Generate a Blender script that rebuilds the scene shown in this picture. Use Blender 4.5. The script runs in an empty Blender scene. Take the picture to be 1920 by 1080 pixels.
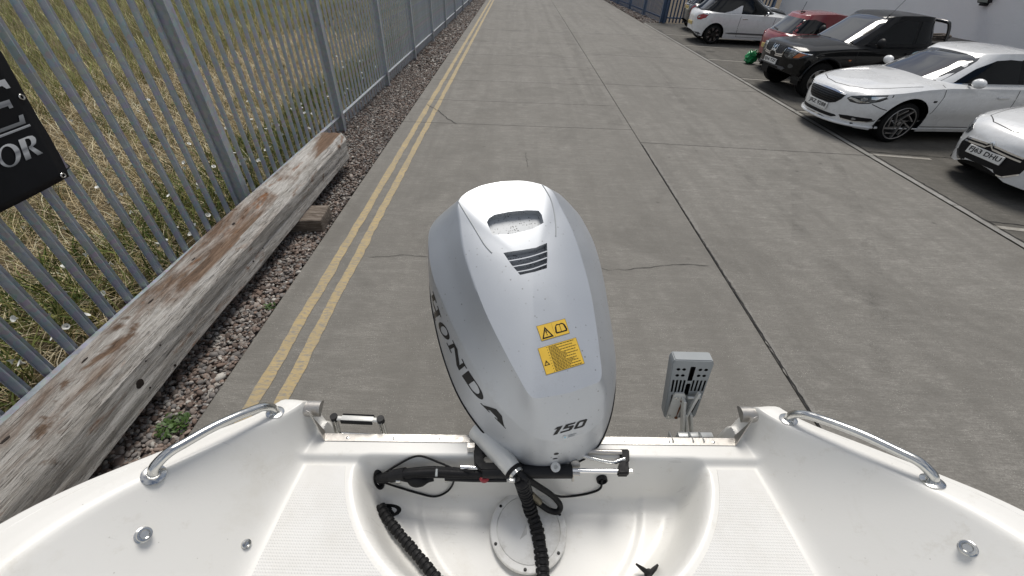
import bpy, bmesh, math, random
import numpy as np
from mathutils import Vector, Matrix, geometry
from mathutils.bvhtree import BVHTree
random.seed(7); rng = np.random.default_rng(11)
R = math.radians
scn = bpy.context.scene
col = scn.collection

# ------------------------------------------------------------------ camera
CAM_H = 2.5                       # phone held up by someone standing in the boat
FPX = 764.0                       # focal length in pixels of the 1920 px wide photograph
# rows: world right (X, across the road), forward (Y, along the road), up (Z), in camera axes x right / y down / z forward
CM = np.array([[0.99938734, 0.0339451, 0.0085254],
               [0.01510329, -0.63801654, 0.76987453],
               [0.03157281, -0.76927409, -0.63813833]])
cam_d = bpy.data.cameras.new('camera'); cam = bpy.data.objects.new('camera', cam_d); col.objects.link(cam)
cam_d.sensor_width = 36.0; cam_d.lens = FPX / 1920.0 * 36.0
cam_d.clip_start = 0.02; cam_d.clip_end = 2000
cam.matrix_world = Matrix(((CM[0, 0], -CM[0, 1], -CM[0, 2], 0), (CM[1, 0], -CM[1, 1], -CM[1, 2], 0),
                           (CM[2, 0], -CM[2, 1], -CM[2, 2], CAM_H), (0, 0, 0, 1)))
scn.camera = cam
scn.render.resolution_x = 1024; scn.render.resolution_y = 576

# ------------------------------------------------------------------ sky, sun, exposure
SUN_EL, SUN_AZ = R(61), R(6)     # azimuth measured from +Y towards +X
world = bpy.data.worlds.new('World'); scn.world = world; world.use_nodes = True
wt = world.node_tree; wt.nodes.clear()
w_out = wt.nodes.new('ShaderNodeOutputWorld'); w_bg = wt.nodes.new('ShaderNodeBackground')
w_sky = wt.nodes.new('ShaderNodeTexSky'); w_sky.sky_type = 'NISHITA'; w_sky.sun_disc = False
w_sky.sun_elevation = SUN_EL; w_sky.sun_rotation = SUN_AZ
w_sky.air_density = 1.0; w_sky.dust_density = 1.5; w_sky.ozone_density = 1.0
w_tc = wt.nodes.new('ShaderNodeTexCoord'); w_map = wt.nodes.new('ShaderNodeMapping')
w_map.inputs['Scale'].default_value = (1.0, 1.6, 2.2)
w_no = wt.nodes.new('ShaderNodeTexNoise'); w_no.inputs['Scale'].default_value = 2.4
w_no.inputs['Detail'].default_value = 7; w_no.inputs['Roughness'].default_value = 0.58; w_no.inputs['Distortion'].default_value = 0.5
w_rp = wt.nodes.new('ShaderNodeValToRGB'); w_rp.color_ramp.elements[0].position = 0.43; w_rp.color_ramp.elements[1].position = 0.58
w_cl = wt.nodes.new('ShaderNodeRGB'); w_cl.outputs[0].default_value = (9.2, 9.4, 9.8, 1)
w_mx = wt.nodes.new('ShaderNodeMix'); w_mx.data_type = 'RGBA'
L = wt.links.new
L(w_tc.outputs['Generated'], w_map.inputs[0]); L(w_map.outputs[0], w_no.inputs['Vector']); L(w_no.outputs['Fac'], w_rp.inputs[0])
L(w_rp.outputs[0], w_mx.inputs[0]); L(w_sky.outputs[0], w_mx.inputs[6]); L(w_cl.outputs[0], w_mx.inputs[7])
L(w_mx.outputs[2], w_bg.inputs[0]); L(w_bg.outputs[0], w_out.inputs[0])
w_bg.inputs['Strength'].default_value = 0.06
sun_d = bpy.data.lights.new('sun', 'SUN'); sun_d.energy = 2.6; sun_d.angle = R(26); sun_d.color = (1.0, 0.955, 0.89)
sun = bpy.data.objects.new('sun', sun_d); col.objects.link(sun); sun.location = (0, 0, 30)
sd = Vector((math.sin(SUN_AZ) * math.cos(SUN_EL), math.cos(SUN_AZ) * math.cos(SUN_EL), math.sin(SUN_EL)))
sun.rotation_euler = sd.to_track_quat('Z', 'Y').to_euler()
scn.view_settings.view_transform = 'Standard'; scn.view_settings.look = 'None'
scn.view_settings.exposure = 0.18; scn.view_settings.gamma = 1.0; scn.view_settings.use_curve_mapping = False

# ------------------------------------------------------------------ pixel <-> place
def ray(px, py):
    v = np.array([px - 960.0, py - 540.0, FPX]); v /= np.linalg.norm(v)
    return CM @ v
def P(px, py, z=0.0):              # point at height z seen at a pixel of the photograph
    r = ray(px, py); t = (z - CAM_H) / r[2]
    return Vector((r[0] * t, r[1] * t, z))
def PY(px, py, Y):                 # point on the plane y = Y
    r = ray(px, py); t = Y / r[1]
    return Vector((r[0] * t, Y, CAM_H + r[2] * t))
def PX(px, py, X):                 # point on the plane x = X
    r = ray(px, py); t = X / r[0]
    return Vector((X, r[1] * t, CAM_H + r[2] * t))

# ------------------------------------------------------------------ object helpers
def link(o, parent=None, local=False):
    col.objects.link(o)
    if parent is not None:
        o.parent = parent
        if not local: o.matrix_parent_inverse = PINV.get(parent.name, Matrix.Identity(4))
    return o
PINV = {}
def tag(o, label=None, cat=None, group=None, kind=None):
    if label: o['label'] = label
    if cat: o['category'] = cat
    if group: o['group'] = group
    if kind: o['kind'] = kind
    return o
def thing(name, label, cat, loc=(0, 0, 0), rotz=0.0, group=None):
    o = bpy.data.objects.new(name, None); o.empty_display_size = 0.1
    col.objects.link(o); o.location = loc; o.rotation_euler = (0, 0, rotz)
    PINV[o.name] = (Matrix.Translation(Vector(loc)) @ Matrix.Rotation(rotz, 4, 'Z')).inverted()
    return tag(o, label, cat, group)
def me_obj(name, verts, faces, mat, parent=None, local=False, smooth=None, cols=None):
    me = bpy.data.meshes.new(name)
    me.from_pydata([tuple(v) for v in verts], [], [tuple(f) for f in faces])
    return fin(name, me, mat, parent, local, smooth)
def fin(name, me, mat, parent=None, local=False, smooth=None):
    if isinstance(mat, (list, tuple)):
        for m in mat: me.materials.append(M[m] if isinstance(m, str) else m)
    else: me.materials.append(M[mat] if isinstance(mat, str) else mat)
    if smooth is not None:
        me.shade_smooth(); me.set_sharp_from_angle(angle=R(smooth))
    me.update()
    o = bpy.data.objects.new(name, me)
    return link(o, parent, local)
def bm_obj(name, bm, mat, parent=None, local=False, smooth=None):
    bmesh.ops.recalc_face_normals(bm, faces=bm.faces)
    me = bpy.data.meshes.new(name); bm.to_mesh(me); bm.free()
    return fin(name, me, mat, parent, local, smooth)
def np_mesh(name, V, F, mat, parent=None, colors=None, smooth=False):
    """V (n,3) float, F (m,k) int with k 3 or 4; colors (n,3)"""
    me = bpy.data.meshes.new(name); n = len(V); m, k = F.shape
    me.vertices.add(n); me.vertices.foreach_set('co', np.ascontiguousarray(V, dtype=np.float32).ravel())
    me.loops.add(m * k); me.loops.foreach_set('vertex_index', np.ascontiguousarray(F, dtype=np.int32).ravel())
    me.polygons.add(m); me.polygons.foreach_set('loop_start', np.arange(0, m * k, k, dtype=np.int32))
    if colors is not None:
        a = me.color_attributes.new('col', 'FLOAT_COLOR', 'POINT')
        c4 = np.ones((n, 4), dtype=np.float32); c4[:, :3] = colors; a.data.foreach_set('color', c4.ravel())
    me.update(calc_edges=True); me.validate()
    if smooth: me.shade_smooth()
    me.materials.append(M[mat])
    o = bpy.data.objects.new(name, me)
    return link(o, parent)

def tube_vf(pts, rad, n=10, cap=True, closed=False):
    pts = [Vector(p) for p in pts]; N = len(pts)
    rads = rad if hasattr(rad, '__len__') else [rad] * N
    V = []; F = []; prev = None
    for i, p in enumerate(pts):
        if closed: t = pts[(i + 1) % N] - pts[i - 1]
        else: t = pts[min(i + 1, N - 1)] - pts[max(i - 1, 0)]
        if t.length < 1e-9: t = Vector((0, 0, 1))
        t.normalize()
        if prev is None:
            a = Vector((0, 0, 1)) if abs(t.z) < .9 else Vector((1, 0, 0))
            x = t.cross(a).normalized()
        else:
            x = (prev - t * prev.dot(t)); x = x.normalized() if x.length > 1e-6 else t.orthogonal().normalized()
        prev = x; y = t.cross(x)
        for k in range(n):
            a = 2 * math.pi * k / n
            V.append(p + (x * math.cos(a) + y * math.sin(a)) * rads[i])
    rng_i = N if closed else N - 1
    for i in range(rng_i):
        j = (i + 1) % N
        for k in range(n):
            F.append((i * n + k, i * n + (k + 1) % n, j * n + (k + 1) % n, j * n + k))
    if cap and not closed:
        F.append(tuple(range(n - 1, -1, -1))); F.append(tuple((N - 1) * n + k for k in range(n)))
    return V, F
def spline(pts, n=8, closed=False):
    pts = [Vector(p) for p in pts]; out = []; N = len(pts)
    seg = N if closed else N - 1
    for i in range(seg):
        p0 = pts[(i - 1) % N] if closed else pts[max(i - 1, 0)]
        p1 = pts[i]; p2 = pts[(i + 1) % N]; p3 = pts[(i + 2) % N] if closed else pts[min(i + 2, N - 1)]
        for k in range(n):
            t = k / n; t2 = t * t; t3 = t2 * t
            out.append(.5 * ((2 * p1) + (p2 - p0) * t + (2 * p0 - 5 * p1 + 4 * p2 - p3) * t2 + (3 * p1 - p0 - 3 * p2 + p3) * t3))
    if not closed: out.append(pts[-1])
    return out
def tube(name, pts, rad, mat, parent=None, n=10, local=False, smooth=40, closed=False):
    V, F = tube_vf(pts, rad, n, True, closed)
    return me_obj(name, V, F, mat, parent, local, smooth)
def join_vf(parts):
    V = []; F = []
    for v, f in parts:
        b = len(V); V += list(v); F += [tuple(i + b for i in q) for q in f]
    return V, F
def box_bm(size, bevel=0.0, seg=2, bm=None, mat4=None):
    b = bmesh.new(); bmesh.ops.create_cube(b, size=1.0)
    bmesh.ops.scale(b, vec=size, verts=b.verts)
    if bevel > 0:
        bmesh.ops.bevel(b, geom=list(b.edges), offset=bevel, segments=seg, profile=.5, affect='EDGES')
    if mat4 is not None: bmesh.ops.transform(b, matrix=mat4, verts=b.verts)
    if bm is None: return b
    me = bpy.data.meshes.new('tmp'); b.to_mesh(me); b.free(); bm.from_mesh(me); bpy.data.meshes.remove(me)
    return bm
def frame(o, x, y, z):             # matrix from origin and axes
    x, y, z = Vector(x), Vector(y), Vector(z)
    return Matrix(((x.x, y.x, z.x, o[0]), (x.y, y.y, z.y, o[1]), (x.z, y.z, z.z, o[2]), (0, 0, 0, 1)))
def box(name, loc, size, mat, parent=None, bevel=0.0, rot=None, local=False, smooth=40, seg=2):
    m = Matrix.Translation(Vector(loc))
    if rot is not None: m = m @ (rot if isinstance(rot, Matrix) else Matrix.Rotation(rot, 4, 'Z'))
    return bm_obj(name, box_bm(size, bevel, seg, None, m), mat, parent, local, smooth)
def lathe_vf(prof, n=32, mat4=None):
    V = []; F = []
    for (r, z) in prof:
        for k in range(n):
            a = 2 * math.pi * k / n; V.append(Vector((r * math.cos(a), r * math.sin(a), z)))
    for i in range(len(prof) - 1):
        for k in range(n):
            F.append((i * n + k, i * n + (k + 1) % n, (i + 1) * n + (k + 1) % n, (i + 1) * n + k))
    F.append(tuple(range(n - 1, -1, -1))); F.append(tuple((len(prof) - 1) * n + k for k in range(n)))
    if mat4 is not None: V = [mat4 @ v for v in V]
    return V, F
def lathe(name, prof, mat, parent=None, n=32, mat4=None, local=False, smooth=35):
    V, F = lathe_vf(prof, n, mat4); return me_obj(name, V, F, mat, parent, local, smooth)
def prism_vf(poly, h0, h1, mat4=None):
    n = len(poly); V = [Vector((p[0], p[1], h0)) for p in poly] + [Vector((p[0], p[1], h1)) for p in poly]
    F = [tuple(range(n - 1, -1, -1)), tuple(range(n, 2 * n))] + [(i, (i + 1) % n, n + (i + 1) % n, n + i) for i in range(n)]
    if mat4 is not None: V = [mat4 @ v for v in V]
    return V, F
def text_vf(s, size=1.0, shear=0.0, bold=0.0, spacing=1.0):
    """flat lettering: vertices (x, y) and faces, origin at the lower left"""
    cu = bpy.data.curves.new('t', 'FONT'); cu.body = s; cu.size = size; cu.shear = shear; cu.offset = bold; cu.space_character = spacing
    cu.resolution_u = 3
    o = bpy.data.objects.new('t', cu); col.objects.link(o)
    dg = bpy.context.evaluated_depsgraph_get(); me = bpy.data.meshes.new_from_object(o.evaluated_get(dg))
    V = [(v.co.x, v.co.y) for v in me.vertices]; F = [tuple(p.vertices) for p in me.polygons]
    bpy.data.objects.remove(o); bpy.data.curves.remove(cu); bpy.data.meshes.remove(me)
    return V, F
def fit_text(s, w, h, bold=0.0, shear=0.0, spacing=1.0):
    V, F = text_vf(s, 1.0, shear, bold, spacing)
    a = np.array(V); lo = a.min(0); hi = a.max(0); a = (a - lo) / (hi - lo)
    return [(x * w, y * h) for x, y in a], F
def fill_poly(poly, step):
    """triangulated polygon with inner points so that it can follow a curved surface"""
    n = len(poly); B = []
    for i in range(n):
        a = Vector(poly[i]); b = Vector(poly[(i + 1) % n]); k = max(1, int((b - a).length / step))
        for j in range(k): B.append(a.lerp(b, j / k))
    E = [(i, (i + 1) % len(B)) for i in range(len(B))]
    xs = [p.x for p in B]; ys = [p.y for p in B]; I = []
    def inside(x, y):
        c = False; j = len(B) - 1
        for i in range(len(B)):
            if (B[i].y > y) != (B[j].y > y) and x < (B[j].x - B[i].x) * (y - B[i].y) / (B[j].y - B[i].y) + B[i].x: c = not c
            j = i
        return c
    y = min(ys) + step * .5
    while y < max(ys):
        x = min(xs) + step * .5
        while x < max(xs):
            if inside(x, y) and min((Vector((x, y)) - b).length for b in B) > step * .45: I.append(Vector((x, y)))
            x += step
        y += step
    r = geometry.delaunay_2d_cdt(B + I, E, [list(range(len(B)))], 1, 1e-5)
    return [(v.x, v.y) for v in r[0]], [tuple(f) for f in r[2]], len(B)
def bvh_of(objs):
    V = []; F = []
    for o in objs:
        b = len(V); V += [v.co.copy() for v in o.data.vertices]; F += [tuple(i + b for i in p.vertices) for p in o.data.polygons]
    return BVHTree.FromPolygons(V, F)
def drape(name, V2, F, caster, bvh, off, mat, parent, local=True, skirt=0.012, smooth=40):
    """lay a flat pattern onto a surface; caster(x, y) gives the ray origin and direction"""
    V = []; ok = []; D = []
    last = None
    for (x, y) in V2:
        o, d = caster(x, y); h = bvh.ray_cast(o, d)
        if h[0] is None: V.append(None); D.append(d); continue
        V.append(h[0] - d * off); D.append(d)
    F = [f for f in F if all(V[i] is not None for i in f)]
    V = [v if v is not None else Vector((0, 0, 0)) for v in V]
    # longest-edge guard: drop faces that jump across a silhouette
    if skirt:
        cnt = {}
        for f in F:
            for i in range(len(f)):
                a, b = f[i], f[(i + 1) % len(f)]; cnt[(a, b)] = cnt.get((a, b), 0) + 1
        bd = [(a, b) for (a, b) in cnt if (b, a) not in cnt]
        m = {}
        for a, b in bd:
            for q in (a, b):
                if q not in m: m[q] = len(V); V.append(V[q] + D[q] * skirt)
        F = F + [(b, a, m[a], m[b]) for a, b in bd]
    used = sorted({i for f in F for i in f}); mp = {q: k for k, q in enumerate(used)}
    if not used: return None
    return me_obj(name, [V[i] for i in used], [tuple(mp[i] for i in f) for f in F], mat, parent, local, smooth)
# ------------------------------------------------------------------ materials
M = {}
class NT:
    def __init__(s, name):
        s.m = bpy.data.materials.new(name); s.m.use_nodes = True; s.t = s.m.node_tree; s.n = s.t.nodes; s.b = s.n['Principled BSDF']; M[name] = s.m
        s.tc = None
    def co(s, kind='Object', scale=(1, 1, 1), rot=(0, 0, 0)):
        if s.tc is None: s.tc = s.n.new('ShaderNodeTexCoord')
        mp = s.n.new('ShaderNodeMapping'); mp.inputs['Scale'].default_value = scale; mp.inputs['Rotation'].default_value = rot
        s.t.links.new(s.tc.outputs[kind], mp.inputs[0]); return mp.outputs[0]
    def noise(s, scale, detail=4, rough=.55, dist=0, vec=None):
        n = s.n.new('ShaderNodeTexNoise'); n.inputs['Scale'].default_value = scale; n.inputs['Detail'].default_value = detail
        n.inputs['Roughness'].default_value = rough; n.inputs['Distortion'].default_value = dist
        s.t.links.new(vec if vec is not None else s.co(), n.inputs['Vector']); return n.outputs['Fac']
    def voro(s, scale, vec=None, feature='F1', out='Distance', rand=1.0):
        n = s.n.new('ShaderNodeTexVoronoi'); n.feature = feature; n.inputs['Scale'].default_value = scale; n.inputs['Randomness'].default_value = rand
        s.t.links.new(vec if vec is not None else s.co(), n.inputs['Vector']); return n.outputs[out]
    def ramp(s, fac, stops, interp='LINEAR'):
        n = s.n.new('ShaderNodeValToRGB'); cr = n.color_ramp; cr.interpolation = interp
        while len(cr.elements) < len(stops): cr.elements.new(.5)
        for e, (p, c) in zip(cr.elements, stops):
            e.position = p; e.color = (c, c, c, 1) if not hasattr(c, '__len__') else (*c, 1)
        s.t.links.new(fac, n.inputs[0]); return n.outputs[0]
    def mix(s, fac, a, b, mode='MIX'):
        n = s.n.new('ShaderNodeMix'); n.data_type = 'RGBA'; n.blend_type = mode
        for i, v in ((0, fac), (6, a), (7, b)):
            if hasattr(v, 'is_linked') or isinstance(v, bpy.types.NodeSocket): s.t.links.new(v, n.inputs[i])
            elif i == 0: n.inputs[0].default_value = v
            else: n.inputs[i].default_value = (*v, 1) if hasattr(v, '__len__') else (v, v, v, 1)
        return n.outputs[2]
    def math(s, op, a, b=0.0):
        n = s.n.new('ShaderNodeMath'); n.operation = op
        for i, v in ((0, a), (1, b)):
            if isinstance(v, bpy.types.NodeSocket): s.t.links.new(v, n.inputs[i])
            else: n.inputs[i].default_value = v
        return n.outputs[0]
    def attr(s, name='col'):
        n = s.n.new('ShaderNodeAttribute'); n.attribute_name = name; return n.outputs['Color']
    def rand(s):
        n = s.n.new('ShaderNodeObjectInfo'); return n.outputs['Random']
    def sep(s, vec, ax):
        n = s.n.new('ShaderNodeSeparateXYZ'); s.t.links.new(vec, n.inputs[0]); return n.outputs[ax]
    def bump(s, h, strength=.3, dist=.01, chain=None):
        n = s.n.new('ShaderNodeBump'); n.inputs['Strength'].default_value = strength; n.inputs['Distance'].default_value = dist
        s.t.links.new(h, n.inputs['Height'])
        if chain is not None: s.t.links.new(chain, n.inputs['Normal'])
        s.t.links.new(n.outputs[0], s.b.inputs['Normal']); return n.outputs[0]
    def set(s, **k):
        names = dict(base='Base Color', rough='Roughness', metal='Metallic', coat='Coat Weight', coatr='Coat Roughness', spec='Specular IOR Level',
                     trans='Transmission Weight', ior='IOR', alpha='Alpha', sss='Subsurface Weight')
        for q, v in k.items():
            i = s.b.inputs[names[q]]
            if isinstance(v, bpy.types.NodeSocket): s.t.links.new(v, i)
            elif hasattr(v, '__len__'): i.default_value = (*v, 1)
            else: i.default_value = v
        return s
def plain(name, base, rough=.5, metal=0.0, coat=0.0, var=.12, vs=8.0, bump=0.0, bs=60.0, coatr=.05, spec=.5):
    t = NT(name); f = t.noise(vs, 4)
    c = t.mix(f, tuple(x * (1 - var) for x in base), tuple(min(1, x * (1 + var)) for x in base))
    r = t.ramp(t.noise(vs * 2.3, 3), [(.3, max(0, rough - .08)), (.7, min(1, rough + .08))])
    t.set(base=c, rough=r, metal=metal, coat=coat, coatr=coatr, spec=spec)
    if bump: t.bump(t.noise(bs, 3), bump, .004)
    return t

def concrete(name, lo, hi, rough=.85, dark=.55):
    t = NT(name)
    big = t.noise(.42, 6, .62, .4); mid = t.noise(3.2, 6, .65); fine = t.noise(110, 5, .8)
    brush = t.noise(14, 6, .75, .3, t.co(scale=(.8, 6.0, 1)))          # drag marks of the brush finish, across the road
    streak = t.noise(1.3, 4, .6, .6, t.co(scale=(2.4, .10, 1)))        # tyre-worn streaks along the road
    c = t.mix(t.ramp(big, [(.3, 0), (.72, 1)]), lo, hi)
    c = t.mix(t.ramp(mid, [(.38, .0), (.72, .75)]), c, tuple(x * .66 for x in lo))
    c = t.mix(t.ramp(brush, [(.38, .75), (.58, 0)]), c, tuple(x * .60 for x in lo))
    br2 = t.noise(5, 6, .7, .4, t.co(scale=(.5, 3.2, 1))); c = t.mix(t.ramp(br2, [(.36, .55), (.56, 0)]), c, tuple(x * .66 for x in lo)); c = t.mix(t.ramp(br2, [(.56, 0), (.74, .35)]), c, tuple(min(1, x * 1.25) for x in hi))
    c = t.mix(t.ramp(streak, [(.45, .0), (.66, .55)]), c, tuple(x * .62 for x in lo))
    stain = t.ramp(t.noise(.8, 7, .70, .9), [(.52, 0), (.66, .70)]); c = t.mix(stain, c, tuple(x * .55 for x in lo))
    drip = t.math('MULTIPLY', t.ramp(t.voro(2.6), [(.03, 1), (.10, 0)]), t.ramp(t.noise(.7, 3), [(.5, 0), (.56, .75)])); c = t.mix(drip, c, tuple(x * .30 for x in lo))
    spots = t.ramp(t.voro(14), [(.03, 1), (.10, 0)])
    c = t.mix(t.math('MULTIPLY', spots, t.ramp(t.noise(2.0, 2), [(.48, 0), (.6, .8)])), c, tuple(x * .35 for x in lo))
    grit = t.ramp(t.voro(70), [(.10, .8), (.22, 0)])
    c = t.mix(t.math('MULTIPLY', grit, t.ramp(t.noise(5, 3), [(.4, 0), (.6, 1)])), c, tuple(min(1, x * 1.7) for x in hi))
    c = t.mix(t.ramp(fine, [(.36, .75), (.60, 0)]), c, tuple(x * .5 for x in lo))
    c = t.mix(t.ramp(t.rand(), [(0, .0), (1, .20)]), c, tuple(x * .66 for x in lo))
    t.set(base=c, rough=rough, spec=.25)
    b = t.bump(t.math('ADD', t.math('MULTIPLY', brush, .7), t.math('MULTIPLY', fine, .6)), .55, .006)
    return t
concrete('concrete', (.262, .25, .226), (.36, .346, .318))
concrete('old_concrete', (.145, .137, .122), (.235, .224, .20))
concrete('edging', (.36, .35, .325), (.46, .45, .425))
concrete('spall', (.30, .288, .265), (.38, .368, .34))
plain('joint_filler', (.02, .019, .018), .9, var=.4, vs=30)
t = NT('soil'); f = t.noise(6, 6, .7); t.set(base=t.ramp(f, [(.3, (.045, .032, .02)), (.7, (.13, .10, .062))]), rough=.95); t.bump(t.noise(30, 5), .8, .03)
# worn road paint
def paint(name, c, wear):
    t = NT(name); w = t.ramp(t.noise(26, 6, .75, 0, t.co(scale=(.6, 1.6, 1))), [(wear, 1), (wear + .16, 0)])
    cc = t.mix(t.noise(5, 4), tuple(x * .78 for x in c), tuple(min(1, x * 1.1) for x in c))
    cc = t.mix(t.ramp(t.noise(2.2, 4, .6), [(.35, .0), (.7, .4)]), cc, (.24, .215, .17))
    t.set(base=t.mix(w, cc, (.25, .235, .205)), rough=.8, spec=.3); t.bump(t.noise(60, 4), .4, .003)
paint('yellow_paint', (.47, .365, .195), .375)
paint('white_paint', (.46, .45, .42), .46)
# galvanised steel
def galv(name, c, mt=.3):
    t = NT(name); v = t.voro(30, None, 'F1', 'Color'); g = t.noise(9, 4, .6)
    a = t.mix(g, tuple(x * .72 for x in c), tuple(min(1, x * 1.2) for x in c))
    a = t.mix(.12, a, v, 'OVERLAY'); a = t.mix(t.ramp(t.rand(), [(0, 0), (1, .22)]), a, tuple(x * .55 for x in c))
    dirt = t.ramp(t.noise(3, 6, .7, 0, t.co(scale=(8, 8, 1.2))), [(.55, 0), (.75, .5)])
    a = t.mix(dirt, a, (.12, .115, .10))
    t.set(base=a, rough=t.ramp(g, [(.3, .38), (.7, .58)]), metal=mt, spec=.5); t.bump(t.noise(120, 3), .12, .002)
galv('galvanised', (.50, .53, .56)); galv('blue_galvanised', (.11, .16, .25)); galv('galv_bright', (.52, .55, .57))
# weathered timber
t = NT('timber')
g3 = t.noise(9, 7, .8, .15, t.co(scale=(26, .9, 26))); g1a = t.noise(3.0, 9, .74, .45, t.co(scale=(10, .6, 10))); g1 = t.math('ADD', t.math('MULTIPLY', g1a, .68), t.math('MULTIPLY', g3, .32)); g2 = t.noise(14, 7, .78, .1, t.co(scale=(20, .6, 20)))
pale = t.ramp(g1, [(.30, (.12, .10, .082)), (.43, (.42, .395, .36)), (.55, (.66, .64, .605)), (.8, (.78, .77, .745))])
brown = t.ramp(g1, [(.34, (.045, .028, .018)), (.5, (.17, .092, .048)), (.72, (.34, .22, .13))])
pos = t.co(); px_ = t.sep(pos, 0); pz_ = t.sep(pos, 2); geo = t.n.new('ShaderNodeNewGeometry'); nz = t.sep(geo.outputs['Normal'], 2)
patch = t.noise(1.0, 6, .62, .5, t.co(scale=(2.6, .85, 1.6)))
topm = t.math('MULTIPLY', t.ramp(nz, [(.75, 0), (.93, 1)]), t.ramp(patch, [(.43, 0), (.57, .9)]))
sidem = t.ramp(t.noise(1.0, 5, .6, .4, t.co(scale=(3, 2.2, 3))), [(.63, 0), (.69, .9)])
c = t.mix(t.math('MAXIMUM', topm, sidem), pale, brown)
rust = t.ramp(t.noise(2.0, 6, .7, .6, t.co(scale=(3, .8, 3))), [(.57, 0), (.68, .85)])
c = t.mix(rust, c, (.26, .105, .032))
crack = t.ramp(g2, [(.37, 1), (.43, 0)]); c = t.mix(t.math('MULTIPLY', crack, .85), c, (.05, .04, .032))
c = t.mix(t.ramp(t.noise(1.4, 4), [(.45, 0), (.7, .25)]), c, (.2, .17, .14))
t.set(base=c, rough=.9, spec=.2)
t.bump(t.math('ADD', t.math('MULTIPLY', g1, 1.0), t.math('MULTIPLY', crack, -.8)), 1.0, .035)
plain('timber_hole', (.018, .012, .009), .9, var=.4, vs=40)
t = NT('timber_block'); g = t.noise(4, 8, .75, .4, t.co(scale=(1.2, 9, 14))); t.set(base=t.ramp(g, [(.3, (.03, .022, .016)), (.5, (.15, .12, .095)), (.7, (.33, .29, .25))]), rough=.9); t.bump(g, .9, .02)
plain('rust', (.16, .06, .025), .85, metal=.2, var=.4, vs=40, bump=.3)
# boat
t = NT('gelcoat'); d = t.noise(1.2, 5, .6); f = t.noise(180, 3, .6)
c = t.mix(t.ramp(d, [(.35, 0), (.7, .35)]), (.75, .742, .71), (.67, .652, .605))
c = t.mix(t.ramp(t.noise(14, 6, .75), [(.58, 0), (.75, .38)]), c, (.48, .44, .36))
c = t.mix(t.ramp(t.noise(3.1, 7, .7, .6), [(.58, 0), (.72, .30)]), c, (.55, .515, .44))
c = t.mix(t.math('MULTIPLY', t.ramp(t.noise(10, 3, .5, 0, t.co(scale=(1, 14, 1), rot=(0, 0, .5))), [(.66, 0), (.70, .35)]), t.ramp(t.noise(4, 2), [(.5, 0), (.6, 1)])), c, (.5, .49, .47))
c = t.mix(t.ramp(t.voro(26), [(.02, .55), (.05, 0)]), c, (.35, .33, .29))
t.set(base=c, rough=t.ramp(d, [(.3, .34), (.7, .46)]), coat=.15, coatr=.25); t.bump(f, .10, .0015)
t = NT('gelcoat_nonslip'); gx = t.co(scale=(1, 1, 1)); ch = t.n.new('ShaderNodeTexVoronoi'); ch.inputs['Scale'].default_value = 135; ch.inputs['Randomness'].default_value = .0
t.t.links.new(gx, ch.inputs['Vector']); dots = t.ramp(ch.outputs['Distance'], [(.18, 1), (.42, 0)])
c = t.mix(t.ramp(t.noise(7, 6, .7), [(.45, 0), (.7, .6)]), (.74, .735, .715), (.65, .635, .595))
c = t.mix(t.math('MULTIPLY', t.math('SUBTRACT', 1.0, dots), .16), c, (.58, .565, .53))
t.set(base=c, rough=.6); t.bump(dots, .4, .003)
t = NT('hatch_plastic'); c = t.mix(t.ramp(t.noise(9, 7, .75), [(.48, 0), (.68, .7)]), (.76, .755, .73), (.42, .40, .35)); t.set(base=c, rough=.5); t.bump(t.noise(40, 4), .1, .003)
plain('stainless', (.62, .62, .60), .22, 1.0, var=.12, vs=20)
plain('stainless_dull', (.50, .48, .45), .42, .9, var=.25, vs=30, bump=.1)
plain('chrome', (.82, .82, .82), .08, 1.0, var=.04)
plain('black_plastic', (.009, .009, .010), .45, var=.3, vs=30, spec=.3)
plain('black_rubber', (.007, .007, .008), .62, var=.35, vs=40, bump=.15, spec=.28)
plain('grey_plastic', (.27, .29, .30), .5, var=.12, vs=10, bump=.08)
plain('alloy_bracket', (.50, .51, .50), .40, .6, var=.16, vs=16)
plain('white_metal', (.66, .66, .63), .42, .15, var=.12, vs=18)
plain('brass_fitting', (.15, .135, .10), .5, .6, var=.3, vs=40)
plain('red_plastic', (.30, .02, .03), .5)
# outboard cowl: silver paint, chalky with age, specks of mould
t = NT('silver_paint'); d = t.noise(2.6, 5, .6); fl = t.noise(420, 2, .5)
c = t.mix(d, (.48, .505, .535), (.57, .59, .615))
c = t.mix(t.ramp(fl, [(.3, .18), (.7, 0)]), c, (.40, .42, .44))
sp = t.math('MULTIPLY', t.ramp(t.voro(48), [(.07, 1), (.15, 0)]), t.ramp(t.noise(6.5, 3), [(.46, 0), (.60, 1)]))
c = t.mix(t.math('MULTIPLY', sp, .7), c, (.16, .155, .14))
c = t.mix(t.ramp(t.noise(11, 6, .75), [(.58, 0), (.75, .25)]), c, (.34, .33, .31))
t.set(base=c, metal=.55, rough=t.ramp(d, [(.3, .40), (.7, .48)]), coat=.16, coatr=.10); t.bump(fl, .03, .001)
t = NT('vent_grime'); sp = t.math('MULTIPLY', t.ramp(t.voro(150), [(.2, 1), (.4, 0)]), t.ramp(t.noise(45, 3), [(.45, 0), (.6, 1)]))
t.set(base=t.mix(sp, (.42, .435, .45), (.02, .02, .018)), metal=.3, rough=.5)
plain('decal_black', (.012, .012, .013), .4, var=.2, spec=.3)
plain('decal_yellow', (.72, .46, .05), .5, var=.08, vs=30)
plain('decal_frame', (.28, .20, .05), .5)
plain('decal_grey', (.33, .35, .36), .45)
plain('decal_blue', (.35, .55, .65), .4)
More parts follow.
